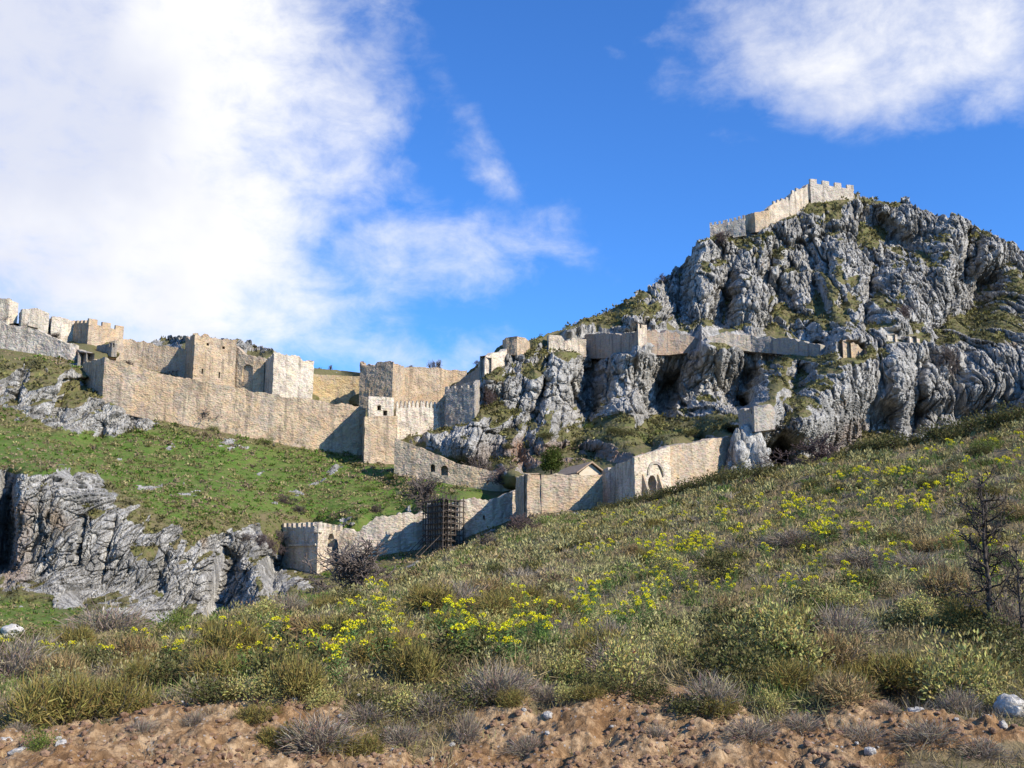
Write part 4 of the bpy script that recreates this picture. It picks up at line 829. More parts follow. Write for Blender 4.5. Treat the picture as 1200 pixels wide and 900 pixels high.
def fgw(u, Y):
    fx = np.clip((np.asarray(u, float)-FU[0])/(FU[1]-FU[0]), 0, len(FU)-1.001); fy = np.clip((np.log(np.maximum(Y, 1e-3))-FL[0])/(FL[1]-FL[0]), 0, len(FL)-1.001)
    i = fx.astype(int); j = fy.astype(int); a = fx-i; b = fy-j
    return (FW[j, i]*(1-a)+FW[j, i+1]*a)*(1-b)+(FW[j+1, i]*(1-a)+FW[j+1, i+1]*a)*b
def bareness(x, y):
    q = np.stack([x*.35, y*.5, np.zeros_like(x)], -1).reshape(-1, 3); n = fbm(q, 5, 81, .65).reshape(np.shape(x))
    px = 600+np.asarray(x)/np.maximum(y, 1)*FPX*.985; yb = np.interp(px, [0, 60, 120, 240, 400, 500, 560, 700, 830, 880, 950, 1020, 1100, 1200], [9.5, 9.1, 9.8, 10.4, 10.1, 9.2, 9.7, 10.4, 10.2, 9.2, 9.9, 10.5, 9.3, 9.1])
    b = 1-smooth01(y+n*1.25, yb-.35, yb+.45)
    q2 = q*1.9+5.0; m = fbm(q2, 4, 82).reshape(np.shape(x)); return b*(1-.85*smooth01(m-.2+.5*smooth01(px, 880, 1120)+.25*smooth01(-px, -90, 0), .05, .3))
def fgz(x, y, fine=True):
    x = np.asarray(x, float); y = np.asarray(y, float)
    z = CAMZ+fgw(x/np.maximum(y, .5), y)*y
    q = np.stack([x, y, np.zeros_like(x)], -1).reshape(-1, 3)
    z = z+(fbm(q*.45, 3, 83).reshape(x.shape)*.16+fbm(q*1.6, 3, 84).reshape(x.shape)*.07)*smooth01(y, 8, 14)
    z = z+fbm(q*.13, 3, 86).reshape(x.shape)*.35*smooth01(y, 18, 40)
    z = z-.62*np.exp(-((x-3.95)/.5)**2-((y-10.9)/.65)**2)-.2*np.exp(-((x-.7)/.6)**2-((y-10.5)/.4)**2)
    if fine:
        b = bareness(x, y); f1, f2, c = worley(q*np.array([3.2, 3.2, 1])+fbm(q*2, 2, 3)[:, None]*.6, 85); g1, g2, c2 = worley(q*11.0, 86)
        z = z+b*(ridged(q*.8, 3, 87).reshape(x.shape)*.16-.14*np.maximum(0, fbm(q*1.5, 3, 93).reshape(x.shape)-.15)*3+(np.maximum(0, .45-f1)*.16*(c > .45)+np.maximum(0, .5-g1)*.07*(c2 > .35)).reshape(x.shape)+fbm(q*5, 4, 88).reshape(x.shape)*.05+fbm(q*22, 3, 89).reshape(x.shape)*.02)
    return z
def build_near():
    us = np.linspace(-1.0, 1.0, 1420); Ys = np.concatenate([np.linspace(2.2, 7.8, 30)[:-1], np.linspace(7.8, 11.8, 190)[:-1], np.exp(np.linspace(math.log(11.8), math.log(172), 260))])
    U, Y = np.meshgrid(us, Ys); X = U*Y; Z = fgz(X, Y); b = bareness(X, Y)
    q = np.stack([X.ravel()*.5, Y.ravel()*.5, 0*X.ravel()], 1); b2 = np.clip(b+smooth01(fbm(q, 4, 90), .42, .6).reshape(b.shape)*.6*(1-smooth01(Y, 14, 40)), 0, 1)
    me = mesh_np('near_hillside', np.stack([X, Y, Z], -1).reshape(-1, 3), grid_faces(*X.shape), dict(bare=b2.ravel()))
    tag(link('near_hillside', me, M['soil']), kind='structure')
    g = bpy.data.meshes.new('ground'); s = 6000
    g.from_pydata([(-s, -s, -40), (s, -s, -40), (s, s, -40), (-s, s, -40)], [], [(0, 1, 2, 3)]); g.update(); a = g.attributes.new('bare', 'FLOAT', 'POINT')
    tag(link('ground', g, M['soil']), kind='structure')
    r = bpy.data.meshes.new('road_verge'); r.from_pydata([(-60, -60, -.12), (60, -60, -.12), (4, 2.4, -.1), (-4, 2.4, -.1)], [], [(0, 1, 2, 3)]); r.update(); a = r.attributes.new('bare', 'FLOAT', 'POINT'); a.data.foreach_set('value', [1.0]*4)
    tag(link('road_verge', r, M['soil']), kind='structure')
build_near()
_Yt = np.exp(np.linspace(math.log(7.5), math.log(170), 500))
def fgpt(px, py):
    """the first point of the near hillside behind a photograph pixel"""
    a, b = ray(px, py); w = fgw(np.full(_Yt.shape, float(a)), _Yt); k = np.nonzero(w >= float(b))[0]
    Y = _Yt[k[0]] if len(k) else _Yt[int(np.argmax(w))]
    x = float(a)*Y; return Vector((x, Y, float(fgz(np.array([x]), np.array([Y]))[0])))
def crestY(u):
    w = fgw(np.full(_Yt.shape, u), _Yt); return float(_Yt[int(np.argmax(w))])

# ------------------------------------------------------------------ plant building blocks (numpy: V, F, C)
def unit(v): return v/(np.linalg.norm(v, axis=-1, keepdims=True)+1e-9)
def blades(base, dirs, length, width, color, bend=0.25, g=rng):
    """thin tapering two-segment blades"""
    n = len(base); dirs = unit(dirs); side = unit(np.cross(dirs, g.normal(size=(n, 3)))); L = np.broadcast_to(length, n)[:, None]; Wd = np.broadcast_to(width, n)[:, None]
    mid = base+dirs*L*.55; tip = base+dirs*L+np.array([0, 0, -1.0])*L*bend*g.random((n, 1))+g.normal(size=(n, 3))*L*.06
    V = np.stack([base-side*Wd*.5, base+side*Wd*.5, mid+side*Wd*.4, mid-side*Wd*.4, tip], 1).reshape(-1, 3)
    i = np.arange(n)[:, None]*5; F = np.concatenate([i+np.array([[0, 1, 2]]), i+np.array([[0, 2, 3]]), i+np.array([[3, 2, 4]])])
    C = np.repeat(np.broadcast_to(color, (n, 3)), 5, 0); return V, F, C
def tris(base, dirs, length, width, color, g=rng):
    n = len(base); dirs = unit(dirs); side = unit(np.cross(dirs, g.normal(size=(n, 3)))); L = np.broadcast_to(length, n)[:, None]; Wd = np.broadcast_to(width, n)[:, None]
    V = np.stack([base-side*Wd*.5, base+side*Wd*.5, base+dirs*L], 1).reshape(-1, 3); F = np.arange(n*3).reshape(-1, 3); return V, F, np.repeat(np.broadcast_to(color, (n, 3)), 3, 0)
def leaves(pos, dirs, length, width, color, g=rng):
    """folded diamond leaves"""
    n = len(pos); dirs = unit(dirs); side = unit(np.cross(dirs, g.normal(size=(n, 3)))); up = np.cross(side, dirs); L = np.broadcast_to(length, n)[:, None]; Wd = np.broadcast_to(width, n)[:, None]
    V = np.stack([pos, pos+dirs*L*.45+side*Wd*.5+up*Wd*.18, pos+dirs*L, pos+dirs*L*.45-side*Wd*.5+up*Wd*.18], 1).reshape(-1, 3)
    i = np.arange(n)[:, None]*4; F = np.concatenate([i+np.array([[0, 1, 2]]), i+np.array([[0, 2, 3]])]); return V, F, np.repeat(np.broadcast_to(color, (n, 3)), 4, 0)
def jitter(c, n, s=.25, g=rng):
    c = np.array(c); return np.clip(c*(1+g.normal(size=(n, 1))*s)+g.normal(size=(n, 3))*c*.08, 0.004, 1)
def hemi(n, g=rng, up=.15):
    d = unit(g.normal(size=(n, 3))); d[:, 2] = np.abs(d[:, 2])+up; return unit(d)

# ------------------------------------------------------------------ low scrub and dry grass covering the near hillside (nobody could count it)
PAL = dict(olive=(0.230, 0.190, 0.062), tan=(0.32, 0.245, 0.120), grey=(0.24, 0.20, 0.145), green=(0.125, 0.175, 0.038), pale=(0.30, 0.275, 0.115), brown=(0.19, 0.13, 0.08))
def scatter(n, ymin, ymax, power, g):
    """points on the hillside; density falls with distance as y^-power"""
    n = int(n*1.27); u = g.uniform(-.76, .76, n); t = g.random(n); e = 2-power
    Y = (ymin**e+(ymax**e-ymin**e)*t)**(1/e) if abs(e) > 1e-3 else ymin*(ymax/ymin)**t
    cy = np.interp(u, CU, CYL); k = Y < cy*1.12; return u[k]*Y[k], Y[k]
CU = np.linspace(-.80, .80, 100); CYL = np.array([crestY(u) for u in CU])
def species(x, y):
    q = np.stack([x*.22, y*.22, 0*x], 1); a = fbm(q, 3, 101); b = fbm(q*1.3+9, 3, 102); c = fbm(q*2.5+40, 2, 103)
    s = np.full(len(x), 1); s[a > .10] = 0; s[(b > .16)] = 2; s[(a < -.20)] = 4; s[(c > .30)] = 3; s[(c < -.42)] = 5
    return s
KEYS = ['olive', 'tan', 'grey', 'green', 'pale', 'brown']; PALA = np.array([PAL[k] for k in KEYS])
def build_cover():
    g = np.random.default_rng(5); parts = []
    # cushions of dry spiny scrub
    x, y = scatter(4200, 9.8, 150, 1.25, g); bz = bareness(x, y); k = g.random(len(x)) > bz*.93; x, y = x[k], y[k]; z = fgz(x, y, False); sp_ = species(x, y)
    r = g.uniform(.16, .42, len(x))*(1+smooth01(y, 20, 90)*.9); nb = 64
    N = len(x)*nb; R_ = np.repeat(r, nb); d = hemi(N, g, .05); cen = np.repeat(np.stack([x, y, z], 1), nb, 0)
    col = np.repeat(PALA[sp_]*(1+g.normal(size=(len(x), 1))*.22), nb, 0)*(1+g.normal(size=(N, 1))*.25)
    base = cen+d*np.array([1, 1, .55])*(R_*g.uniform(.25, .75, N))[:, None]
    wy = np.repeat(np.clip(y/12, .8, 6), nb)
    parts.append(tris(base, d*np.array([1, 1, .8])+g.normal(size=(N, 3))*.35, R_*g.uniform(.35, .7, N), .011*wy, np.clip(col, .01, 1), g))
    # grass tufts
    x, y = scatter(21000, 8.6, 150, 1.3, g); bz = bareness(x, y); k = g.random(len(x)) > bz*.70; x, y = x[k], y[k]; z = fgz(x, y, False); sp_ = species(x, y); nb = 11; N = len(x)*nb
    sp_ = np.where(g.random(len(x)) < .25, 1, sp_); h = np.repeat(g.uniform(.12, .34, len(x))*(1+smooth01(y, 20, 90)*.6), nb)
    d = g.normal(size=(N, 3))*np.array([.45, .45, .1])+np.array([0, 0, 1]); base = np.repeat(np.stack([x, y, z-.03], 1), nb, 0)+g.normal(size=(N, 3))*np.array([.06, .06, 0])*np.repeat(np.clip(y/14, 1, 5), nb)[:, None]
    col = np.repeat(PALA[sp_]*1.12*(1+g.normal(size=(len(x), 1))*.2), nb, 0)*(1+g.normal(size=(N, 1))*.22)
    parts.append(blades(base, d, h, .008*np.repeat(np.clip(y/12, .8, 6), nb), np.clip(col, .01, 1), .3, g))
    # the dense fringe at the top of the bare bank, and litter on it
    x = g.uniform(-9.5, 9.5, 13500); y = g.uniform(8.15, 13.0, 13500); bz = bareness(x, y); k = (g.random(len(x)) > bz*.93) & (g.random(len(x)) < .62); x, y = x[k], y[k]; z = fgz(x, y, False); nb = 14; N = len(x)*nb
    sp_ = g.choice([0, 1, 1, 2, 2, 3, 4, 5], len(x)); d = g.normal(size=(N, 3))*np.array([.75, .75, .2])+np.array([0, 0, .8]); base = np.repeat(np.stack([x, y, z-.02], 1), nb, 0)+g.normal(size=(N, 3))*np.array([.07, .07, 0])
    col = np.repeat(PALA[sp_]*(1+g.normal(size=(len(x), 1))*.2), nb, 0)*(1+g.normal(size=(N, 1))*.25); parts.append(blades(base, d, np.repeat(g.uniform(.06, .20, len(x)), nb), .0075, np.clip(col, .01, 1), .5, g))
    # little leafy sub-shrubs
    x, y = scatter(3800, 10.2, 130, 1.3, g); bz = bareness(x, y); k = g.random(len(x)) > bz*.97; x, y = x[k], y[k]; z = fgz(x, y, False); sp_ = species(x, y); nb = 46; N = len(x)*nb
    sp_ = np.where(g.random(len(x)) < .5, 4, np.where(sp_ == 2, 0, sp_)); r = np.repeat(g.uniform(.15, .36, len(x))*(1+smooth01(y, 20, 90)*.8), nb)
    d = hemi(N, g, .1); cen = np.repeat(np.stack([x, y, z], 1), nb, 0); pos = cen+d*np.array([1, 1, 1.1])*(r*g.uniform(.3, 1, N)**.6)[:, None]
    col = np.repeat(PALA[sp_]*(1+g.normal(size=(len(x), 1))*.2), nb, 0)*(1+g.normal(size=(N, 1))*.3)
    parts.append(leaves(pos, d+g.normal(size=(N, 3))*.6+np.array([0, 0, .5]), .05*np.repeat(np.clip(y/13, .9, 5), nb), .02*np.repeat(np.clip(y/13, .9, 5), nb), np.clip(col, .01, 1), g))
    V, F, C = cat_meshes(parts)
    tag(link('scrub', mesh_np('scrub', V, F, None, False, None, C), M['dry']), kind='stuff')
build_cover()

# ------------------------------------------------------------------ scrub on the far slopes (uncountable small cushions and grass)
def build_far_scrub():
    g = np.random.default_rng(21); parts = []
    nr, nc = RG.shape[:2]
    j = g.integers(0, RPY.shape[0], 130000); i = g.integers(0, nc-1, 130000); px = RC[i]; py = RPY[j, i]
    dm = bil(DAMP, px, py+2); rk = bil(ROCK, px, py); tf = RT[j, i]; lu = bil(LUSH, px, py)
    ok = (tf > .55) & (dm > .8) & (g.random(130000) < np.where(rk > .5, .42, .80)*(.45+.55*smooth01(fbm(RG[j, i]*.035, 3, 132), -.25, .2))); j, i, rk, lu, py = j[ok], i[ok], rk[ok], lu[ok], py[ok]
    P = RG[j, i]; n = len(P); cl = fbm(P*.06, 3, 131)+g.normal(size=n)*.25
    base = np.array([(0.29, 0.215, 0.125), (0.20, 0.18, 0.06), (0.10, 0.165, 0.024), (0.11, 0.10, 0.042), (0.27, 0.225, 0.10)])
    k = np.where(cl > .18, 0, np.where(cl > 0, 1, np.where(cl > -.22, 2, 4))); k = np.where(rk > .5, np.where(g.random(n) < .6, 3, 1), k)
    r = (.26+.75*g.random(n)**2.5)*np.where(rk > .5, 1.2, 1.0)*P[:, 1]/230; nb = 11; N = n*nb
    d = hemi(N, g, .05); R_ = np.repeat(r, nb); cen = np.repeat(P, nb, 0); col = np.repeat(base[k]*(1+g.normal(size=(n, 1))*.18), nb, 0)*(1+g.normal(size=(N, 1))*.22)
    parts.append(leaves(cen+d*np.array([1, 1, .6])*R_[:, None]*g.uniform(.3, .9, (N, 1)), d+g.normal(size=(N, 3))*.6, R_*.75, R_*.5, np.clip(col, .01, 1), g))
    V, F, C = cat_meshes(parts); tag(link('far_scrub', mesh_np('far_scrub', V, F, None, False, None, C), M['dry']), kind='stuff')
build_far_scrub()

# ------------------------------------------------------------------ shrubs: each one a thing with foliage and stems
def stems_mesh(n, r, h, g, w=.012):
    d = hemi(n, g, .5); base = g.normal(size=(n, 3))*np.array([.06, .06, 0]); return blades(base, d, g.uniform(.6, 1.0, n)*h, w, jitter((.13, .10, .08), n, .2, g), .1, g)
def shrub_leafy(g, col, n=1500, L=.047, Wd=.022):
    c = g.normal(size=(26, 3)); c = unit(c)*(g.random((26, 1))**.5)*np.array([.40, .40, .30]); c[:, 2] = np.abs(c[:, 2]*1.2)+.12
    k = g.integers(0, 26, n); off = unit(g.normal(size=(n, 3)))*(g.random((n, 1))**.45)*.155; p = c[k]+off; p[:, 2] = np.maximum(.01, p[:, 2])
    cc = jitter(col, n, .28, g); return leaves(p, off+np.array([0, 0, .08])+g.normal(size=(n, 3))*.05, g.uniform(.7, 1.25, n)*L, g.uniform(.8, 1.2, n)*Wd, cc, g)
def shrub_cushion(g, col, n=2600):
    c = unit(g.normal(size=(16, 3)))*(g.random((16, 1))**.5)*np.array([.36, .36, .12]); c[:, 2] = np.abs(c[:, 2])+.05
    k = g.integers(0, 16, n); d = hemi(n, g, .02); p = c[k]+d*np.array([.17, .17, .22])*(g.random((n, 1))**.4)
    return tris(p, d+g.normal(size=(n, 3))*.45, g.uniform(.05, .12, n), .011, jitter(col, n, .3, g), g)
def shrub_twiggy(g, col, n=1500):
    d = hemi(n, g, .25); p = d*np.array([.42, .42, .42])*g.random((n, 1))**.7; p += g.normal(size=(n, 3))*.05; p[:, 2] = np.maximum(0, p[:, 2])
    return blades(p, d+g.normal(size=(n, 3))*.35, g.uniform(.08, .22, n), .008, jitter(col, n, .28, g), .1, g)
g_ = np.random.default_rng(77)
def mk(fn, col, **k): V, F, C = fn(g_, col, **k); return mesh_np('foliage', V, F, None, False, None, C)
def mks(n): V, F, C = stems_mesh(n, .4, .5, g_); return mesh_np('stems', V, F, None, False, None, C)
KINDS = {
 'leafy': ('leafy_shrub', [mk(shrub_leafy, (.40, .355, .12)) for _ in range(3)], .72),
 'cushion': ('cushion_shrub', [mk(shrub_cushion, (.22, .175, .05)) for _ in range(3)], .42),
 'tan': ('cushion_shrub', [mk(shrub_cushion, (.30, .215, .095)) for _ in range(2)], .42),
 'grey': ('dry_shrub', [mk(shrub_twiggy, (.27, .215, .155)) for _ in range(3)], .60),
 'green': ('green_shrub', [mk(shrub_leafy, (.14, .175, .035), n=1300, L=.05, Wd=.02) for _ in range(2)], .72),
 'dark': ('dark_shrub', [mk(shrub_leafy, (.115, .108, .036), n=1300, L=.05, Wd=.03) for _ in range(3)], .72),
}
STEMS = [mks(40), mks(40)]
def shrub(kind, loc, width, height, label, group=None):
    nm, meshes, h0 = KINDS[kind]; t = thing(nm, label, 'shrub', loc, group, random.uniform(0, 6.28), (width, width, height/h0)); t['kind'] = 'thing'
    link('foliage', random.choice(meshes), M['leaf'] if kind in ('leafy', 'green', 'dark') else M['dry'], t)
    link('stems', random.choice(STEMS), M['dry'], t); return t
def shrub_px(kind, px, py, wpx, hpx, label, group=None, where=fgpt, sink=.05):
    p = where(px, py); p = p[0] if isinstance(p, tuple) else p; s = p.y/FPX; p = p-Vector((0, 0, sink)); return shrub(kind, p, wpx*s, hpx*s+sink, label, group)
for a in [('leafy', 1122, 812, 138, 102, 'large pale leafy shrub at the right, overhanging the dark hollow in the bank'), ('leafy', 908, 782, 132, 92, 'large pale leafy shrub right of centre, above the bare bank'),
          ('leafy', 735, 804, 96, 78, 'pale leafy shrub hanging over the bank edge in the middle'), ('leafy', 792, 778, 66, 62, 'pale leafy shrub just right of the one over the bank edge'),
          ('grey', 985, 758, 92, 54, 'mauve grey dry shrub between the two large pale leafy shrubs'), ('cushion', 345, 826, 88, 56, 'round olive cushion shrub on the bank edge, left of centre'),
          ('cushion', 62, 852, 130, 66, 'wide dark olive cushion at the bottom left corner'), ('cushion', 135, 842, 90, 50, 'olive cushion beside the wide one at the bottom left'), ('grey', 548, 874, 38, 42, 'small grey tuft alone on the bare soil at the bottom centre'),
          ('green', 208, 744, 66, 42, 'yellow green shrub below the shaded part of the lower left cliff'), ('grey', 128, 748, 120, 46, 'wide grey thicket below the lower left cliff'),
          ('leafy', 308, 736, 84, 42, 'pale leafy shrub below the rocks of the battlemented tower'), ('tan', 372, 752, 130, 34, 'wide tan brown cushion on the crest left of centre'),
          ('leafy', 902, 840, 46, 44, 'small pale leafy shrub low on the bank'), ('green', 46, 890, 48, 30, 'low green shrub in the bottom left corner by white stones'), ('tan', 852, 716, 44, 28, 'small golden cushion in the middle of the right slope'),
          ('tan', 560, 706, 100, 34, 'tan cushion on the crest, centre left'), ('grey', 372, 892, 110, 44, 'grey dry scrub patch at the bottom, left of centre'), ('cushion', 255, 800, 110, 40, 'olive brown cushion above the bare bank at the left'),
          ('dark', 660, 806, 80, 44, 'dark low shrub in shade on the bank edge near the centre'), ('leafy', 660, 790, 70, 44, 'pale leafy shrub behind the dark low one near the centre'), ('grey', 715, 765, 60, 44, 'grey dry shrub left of the bank edge leafy shrub'),
          ('leafy', 1075, 730, 90, 46, 'pale leafy shrub left of the bare tree'), ('leafy', 985, 716, 100, 40, 'pale leafy shrub amid the yellow flowers, upper right'), ('grey', 1182, 748, 60, 60, 'reddish grey dry shrub at the right edge beneath the bare tree'),
          ('grey', 1010, 660, 120, 26, 'wide lavender grey cushion on the right slope'), ('grey', 930, 642, 90, 24, 'lavender grey cushion left of the wide one'), ('grey', 1075, 668, 90, 26, 'lavender grey cushion right of the wide one, near the bare tree'),
          ('green', 1158, 532, 48, 26, 'green shrub on the upper right crest'), ('green', 1000, 556, 46, 16, 'low green shrub near the crest by the cliff foot'), ('green', 965, 578, 44, 14, 'low green mound on the right slope beneath the bare crest tree')]:
    shrub_px(*a)
for px, py, w_, h_ in [(20, 868, 40, 18), (165, 872, 46, 20), (228, 860, 40, 18), (300, 858, 60, 26), (430, 850, 70, 26), (470, 872, 60, 26), (505, 838, 80, 30), (600, 842, 50, 22), (620, 888, 60, 22), (690, 836, 44, 18), (770, 880, 40, 18), (840, 846, 60, 24), (880, 884, 70, 26), (940, 866, 60, 24), (1010, 872, 80, 26), (1090, 880, 90, 28), (1150, 888, 70, 26), (1040, 846, 40, 20), (330, 884, 70, 28), (420, 896, 80, 30), (270, 838, 30, 14), (560, 826, 60, 24), (640, 826, 50, 26)]:
    shrub_px('grey' if (px//10) % 3 else 'cushion', px, py, w_, h_, 'small dry tuft growing on the bare earth bank', 'dry tufts on the bank')
for px, py, w_, h_ in [(1015, 531, 40, 20), (1045, 526, 44, 24), (1078, 522, 40, 22), (1105, 516, 46, 26), (1140, 510, 44, 24), (1172, 504, 50, 28), (1200, 498, 44, 26), (990, 536, 30, 16), (876, 562, 40, 22), (850, 566, 36, 20), (826, 572, 40, 18), (800, 577, 36, 20), (770, 581, 44, 16), (738, 588, 38, 14), (712, 596, 30, 12), (905, 557, 30, 14), (755, 588, 34, 15), (785, 580, 34, 17), (812, 576, 36, 18), (838, 571, 34, 18), (862, 567, 34, 18), (890, 561, 34, 16), (1030, 531, 34, 18), (1122, 515, 36, 20)]:
    shrub_px('dark', px, py+3, w_*1.3, h_*1.5, 'dark olive shrub in the row along the crest below the walls and cliff', 'dark shrubs along the crest')
rs_ = random.Random(3)
for q in range(26):
    px = 20+q*46+rs_.uniform(-16, 16); k = rs_.choice(['dark', 'cushion', 'dark', 'leafy', 'grey', 'tan']); w_ = rs_.uniform(50, 105)
    if 1000 < px < 1060: continue
    shrub_px(k, px, rs_.uniform(800, 842), w_, w_*rs_.uniform(.36, .55), {'dark': 'dark olive shrub', 'cushion': 'olive cushion', 'leafy': 'pale leafy shrub', 'grey': 'grey dry shrub', 'tan': 'tan cushion'}[k]+' in the ragged row along the top of the earth bank', k+' shrubs along the top of the bank')
LB = {'cushion': 'low olive cushion shrub among the scrub of the near slope', 'grey': 'grey dry shrub among the scrub of the near slope', 'tan': 'tan cushion shrub among the scrub of the near slope', 'leafy': 'pale leafy shrub among the scrub of the near slope', 'dark': 'dark green shrub among the scrub of the near slope'}
for q in range(190):
    px = rs_.uniform(-30, 1230); top = float(np.interp(px, [0, 200, 330, 430, 520, 600, 700, 800, 900, 1000, 1100, 1200], [765, 755, 722, 700, 672, 640, 620, 600, 582, 560, 545, 525]))
    py = top+(800-top)*rs_.random()**1.2; k = rs_.choice(['cushion', 'cushion', 'grey', 'tan', 'leafy', 'dark', 'dark', 'dark']); p = fgpt(px, py); s = p.y/FPX; w_ = rs_.uniform(.6, 1.35)
    shrub(k, p-Vector((0, 0, .05)), w_, w_*rs_.uniform(.4, .62), LB[k], k+' shrubs on the near slope')
for px, py, w_, h_ in [(640, 618, 34, 14), (668, 612, 30, 12), (690, 608, 30, 13), (625, 634, 40, 14), (655, 628, 36, 12), (590, 636, 36, 14), (545, 655, 40, 14)]:
    shrub_px('green', px, py, w_, h_, 'green bush on the near slope below the tall bastion', 'green bushes below the bastion')
for px, py, w_, h_ in [(312, 521, 26, 13), (355, 522, 26, 12), (460, 560, 20, 9), (430, 575, 24, 8), (250, 505, 22, 10)]:
    shrub_px('green', px, py, w_, h_, 'green bush on the grassy slope below the long curtain wall', 'green bushes below the long wall', relpt, .2)
for px, py, w_, h_, kd in [(640, 516, 30, 12, 'dark'), (720, 512, 26, 14, 'dark'), (735, 515, 30, 12, 'dark'), (812, 512, 28, 16, 'dark'), (855, 500, 22, 12, 'dark'), (690, 508, 20, 9, 'green'), (770, 508, 22, 9, 'green'), (595, 528, 16, 10, 'dark')]:
    shrub_px(kd, px, py, w_, h_, ('dark' if kd == 'dark' else 'green')+' bush on the green ledge below the cliffs', kd+' bushes on the ledge', relpt, .3)

# ------------------------------------------------------------------ bare trees and bushes
def branching(g, n0, L0, r0, levels, spread, up, kids, k=4, crook=.22, lean=(0, 0, 0)):
    segs = []
    def grow(p, d, L, r, lv):
        n = 3
        for s in range(n):
            d = d+g.normal(size=3)*crook; d[2] += up; d /= np.linalg.norm(d); q = p+d*L/n; r1 = r*(1-.22)
            segs.append((p, q, r, r1)); p, r = q, r1
            if lv > 0 and s < n-1 and g.random() < .75:
                dd = d+g.normal(size=3)*spread; dd /= np.linalg.norm(dd); grow(p, dd, L*g.uniform(.5, .8), r*.6, lv-1)
        if lv > 0:
            for _ in range(kids):
                dd = d+g.normal(size=3)*spread; dd /= np.linalg.norm(dd); grow(p, dd, L*g.uniform(.55, .85), r*.75, lv-1)
    out = []
    for _ in range(n0):
        d = g.normal(size=3)*spread*.9+np.array(lean); d[2] = abs(d[2])+1; d /= np.linalg.norm(d); grow(g.normal(size=3)*np.array([.05, .05, 0])*n0**.5, d, L0*g.uniform(.8, 1.1), r0, levels)
    A = np.array([s[0] for s in segs]); B = np.array([s[1] for s in segs]); R0 = np.array([s[2] for s in segs]); R1 = np.array([s[3] for s in segs])
    return A, B, R0, R1
def tubes_np(A, B, R0, R1, k):
    d = unit(B-A); u = unit(np.cross(d, np.array([.31, .52, .79]))); v = np.cross(d, u); n = len(A); th = np.arange(k)*2*np.pi/k
    ring = lambda P, r: P[:, None]+(u[:, None]*np.cos(th)[None, :, None]+v[:, None]*np.sin(th)[None, :, None])*r[:, None, None]
    V = np.concatenate([ring(A, R0), ring(B, R1)], 1).reshape(-1, 3); i = np.arange(n)[:, None]*2*k; F = []
    for q in range(k): F.append(np.concatenate([i+q, i+(q+1) % k, i+k+(q+1) % k, i+k+q], 1))
    return V, np.concatenate(F)
def bare_meshes(seed, thick, rmin=.004, **kw):
    A, B, R0, R1 = branching(np.random.default_rng(seed), **kw); R0 = np.maximum(R0, rmin); R1 = np.maximum(R1, rmin*.8); big = R0 > thick; out = []
    for nm, m, k in (('trunk', big, 6), ('branches', ~big, 3)):
        V, F = tubes_np(A[m], B[m], R0[m], R1[m], k); out.append(mesh_np(nm, V, F))
    ext = B; return out, ext[:, 2].max(), np.percentile(np.abs(ext[:, :2]), 98)*2
def bare(name, label, cat, loc, variant, width, height, mat, group=None, names=('trunk', 'branches')):
    (m1, m2), h, w_ = variant; t = thing(name, label, cat, loc, group, random.uniform(0, 6.28), (width/w_, width/w_, height/h)); t['kind'] = 'thing'
    link(names[0], m1, mat, t); link(names[1], m2, mat, t); return t
BV = [bare_meshes(200+i, .024, .014, n0=7, L0=.75, r0=.04, levels=4, spread=.55, up=.03, kids=2) for i in range(3)]
def young_tree(seed, stems, H):
    g = np.random.default_rng(seed); tr, br = [], []
    def limb(p, d, L, r, n, crook, up, out):
        pts = [p]
        for k in range(n):
            d = d+g.normal(size=3)*crook; d[2] += up; d /= np.linalg.norm(d); q = p+d*L/n; r1 = max(.0055, r*(1-.8*(k+1)/n)); out.append((p, q, max(.0055, r*(1-.8*k/n)), r1)); p = q; pts.append(p)
        return pts
    for s_ in range(stems):
        d0 = np.array([.14 if s_ else -.04, .03, 1.0]); pts = limb(np.array([.04*s_, 0, -.1]), d0, H*1.05*(1-.15*s_), .05 if not s_ else .035, 12, .05, .05, tr)
        for k in range(3, 13):
            for _ in range(3 if k > 4 else 2):
                a = g.uniform(0, 6.28); d = np.array([math.cos(a), math.sin(a), g.uniform(.1, .9)]); L = H*g.uniform(.16, .36)*(1.25-.06*k); q = limb(pts[k], d/np.linalg.norm(d), L, .018, 6, .20, .05, br)
                for m in (2, 3, 4, 5):
                    for _ in range(2):
                        dd = d+g.normal(size=3)*.8; qq = limb(q[m], dd/np.linalg.norm(dd), L*g.uniform(.25, .5), .008, 4, .22, .03, br)
                        if g.random() < .6: dd = dd+g.normal(size=3)*.8; limb(qq[2], dd/np.linalg.norm(dd), L*.2, .006, 3, .2, .02, br)
    out = []
    for nm, sg, k in (('trunk', tr, 7), ('branches', br, 3)):
        A, B, R0, R1 = [np.array(v) for v in zip(*sg)]; V, F = tubes_np(A, B, R0, R1, k); out.append(mesh_np(nm, V, F))
    return out, H, H*.78
BT = young_tree(301, 2, 2.0); BT2 = young_tree(305, 1, 1.5)
def bare_px(name, label, px, py, wpx, hpx, var, mat, group=None, where=fgpt, sink=.1, cat='bush'):
    p = where(px, py); p = p[0] if isinstance(p, tuple) else p; s = p.y/FPX; return bare(name, label, cat, p-Vector((0, 0, sink)), var, wpx*s, hpx*s+sink, mat, group)
bare_px('bare_tree', 'bare leafless young tree standing alone on the right side of the slope', 1160, 746, 120, 164, BT, M['bark'], cat='tree')
bare_px('bare_tree', 'thin bare sapling at the right photo edge, beside the leafless young tree', 1199, 756, 60, 110, BT2, M['bark'], cat='tree')
bare_px('bare_bush', 'large bare grey brown bush in front of the lowest wall, by the battlemented tower', 426, 694, 112, 66, BV[0], M['twig'])
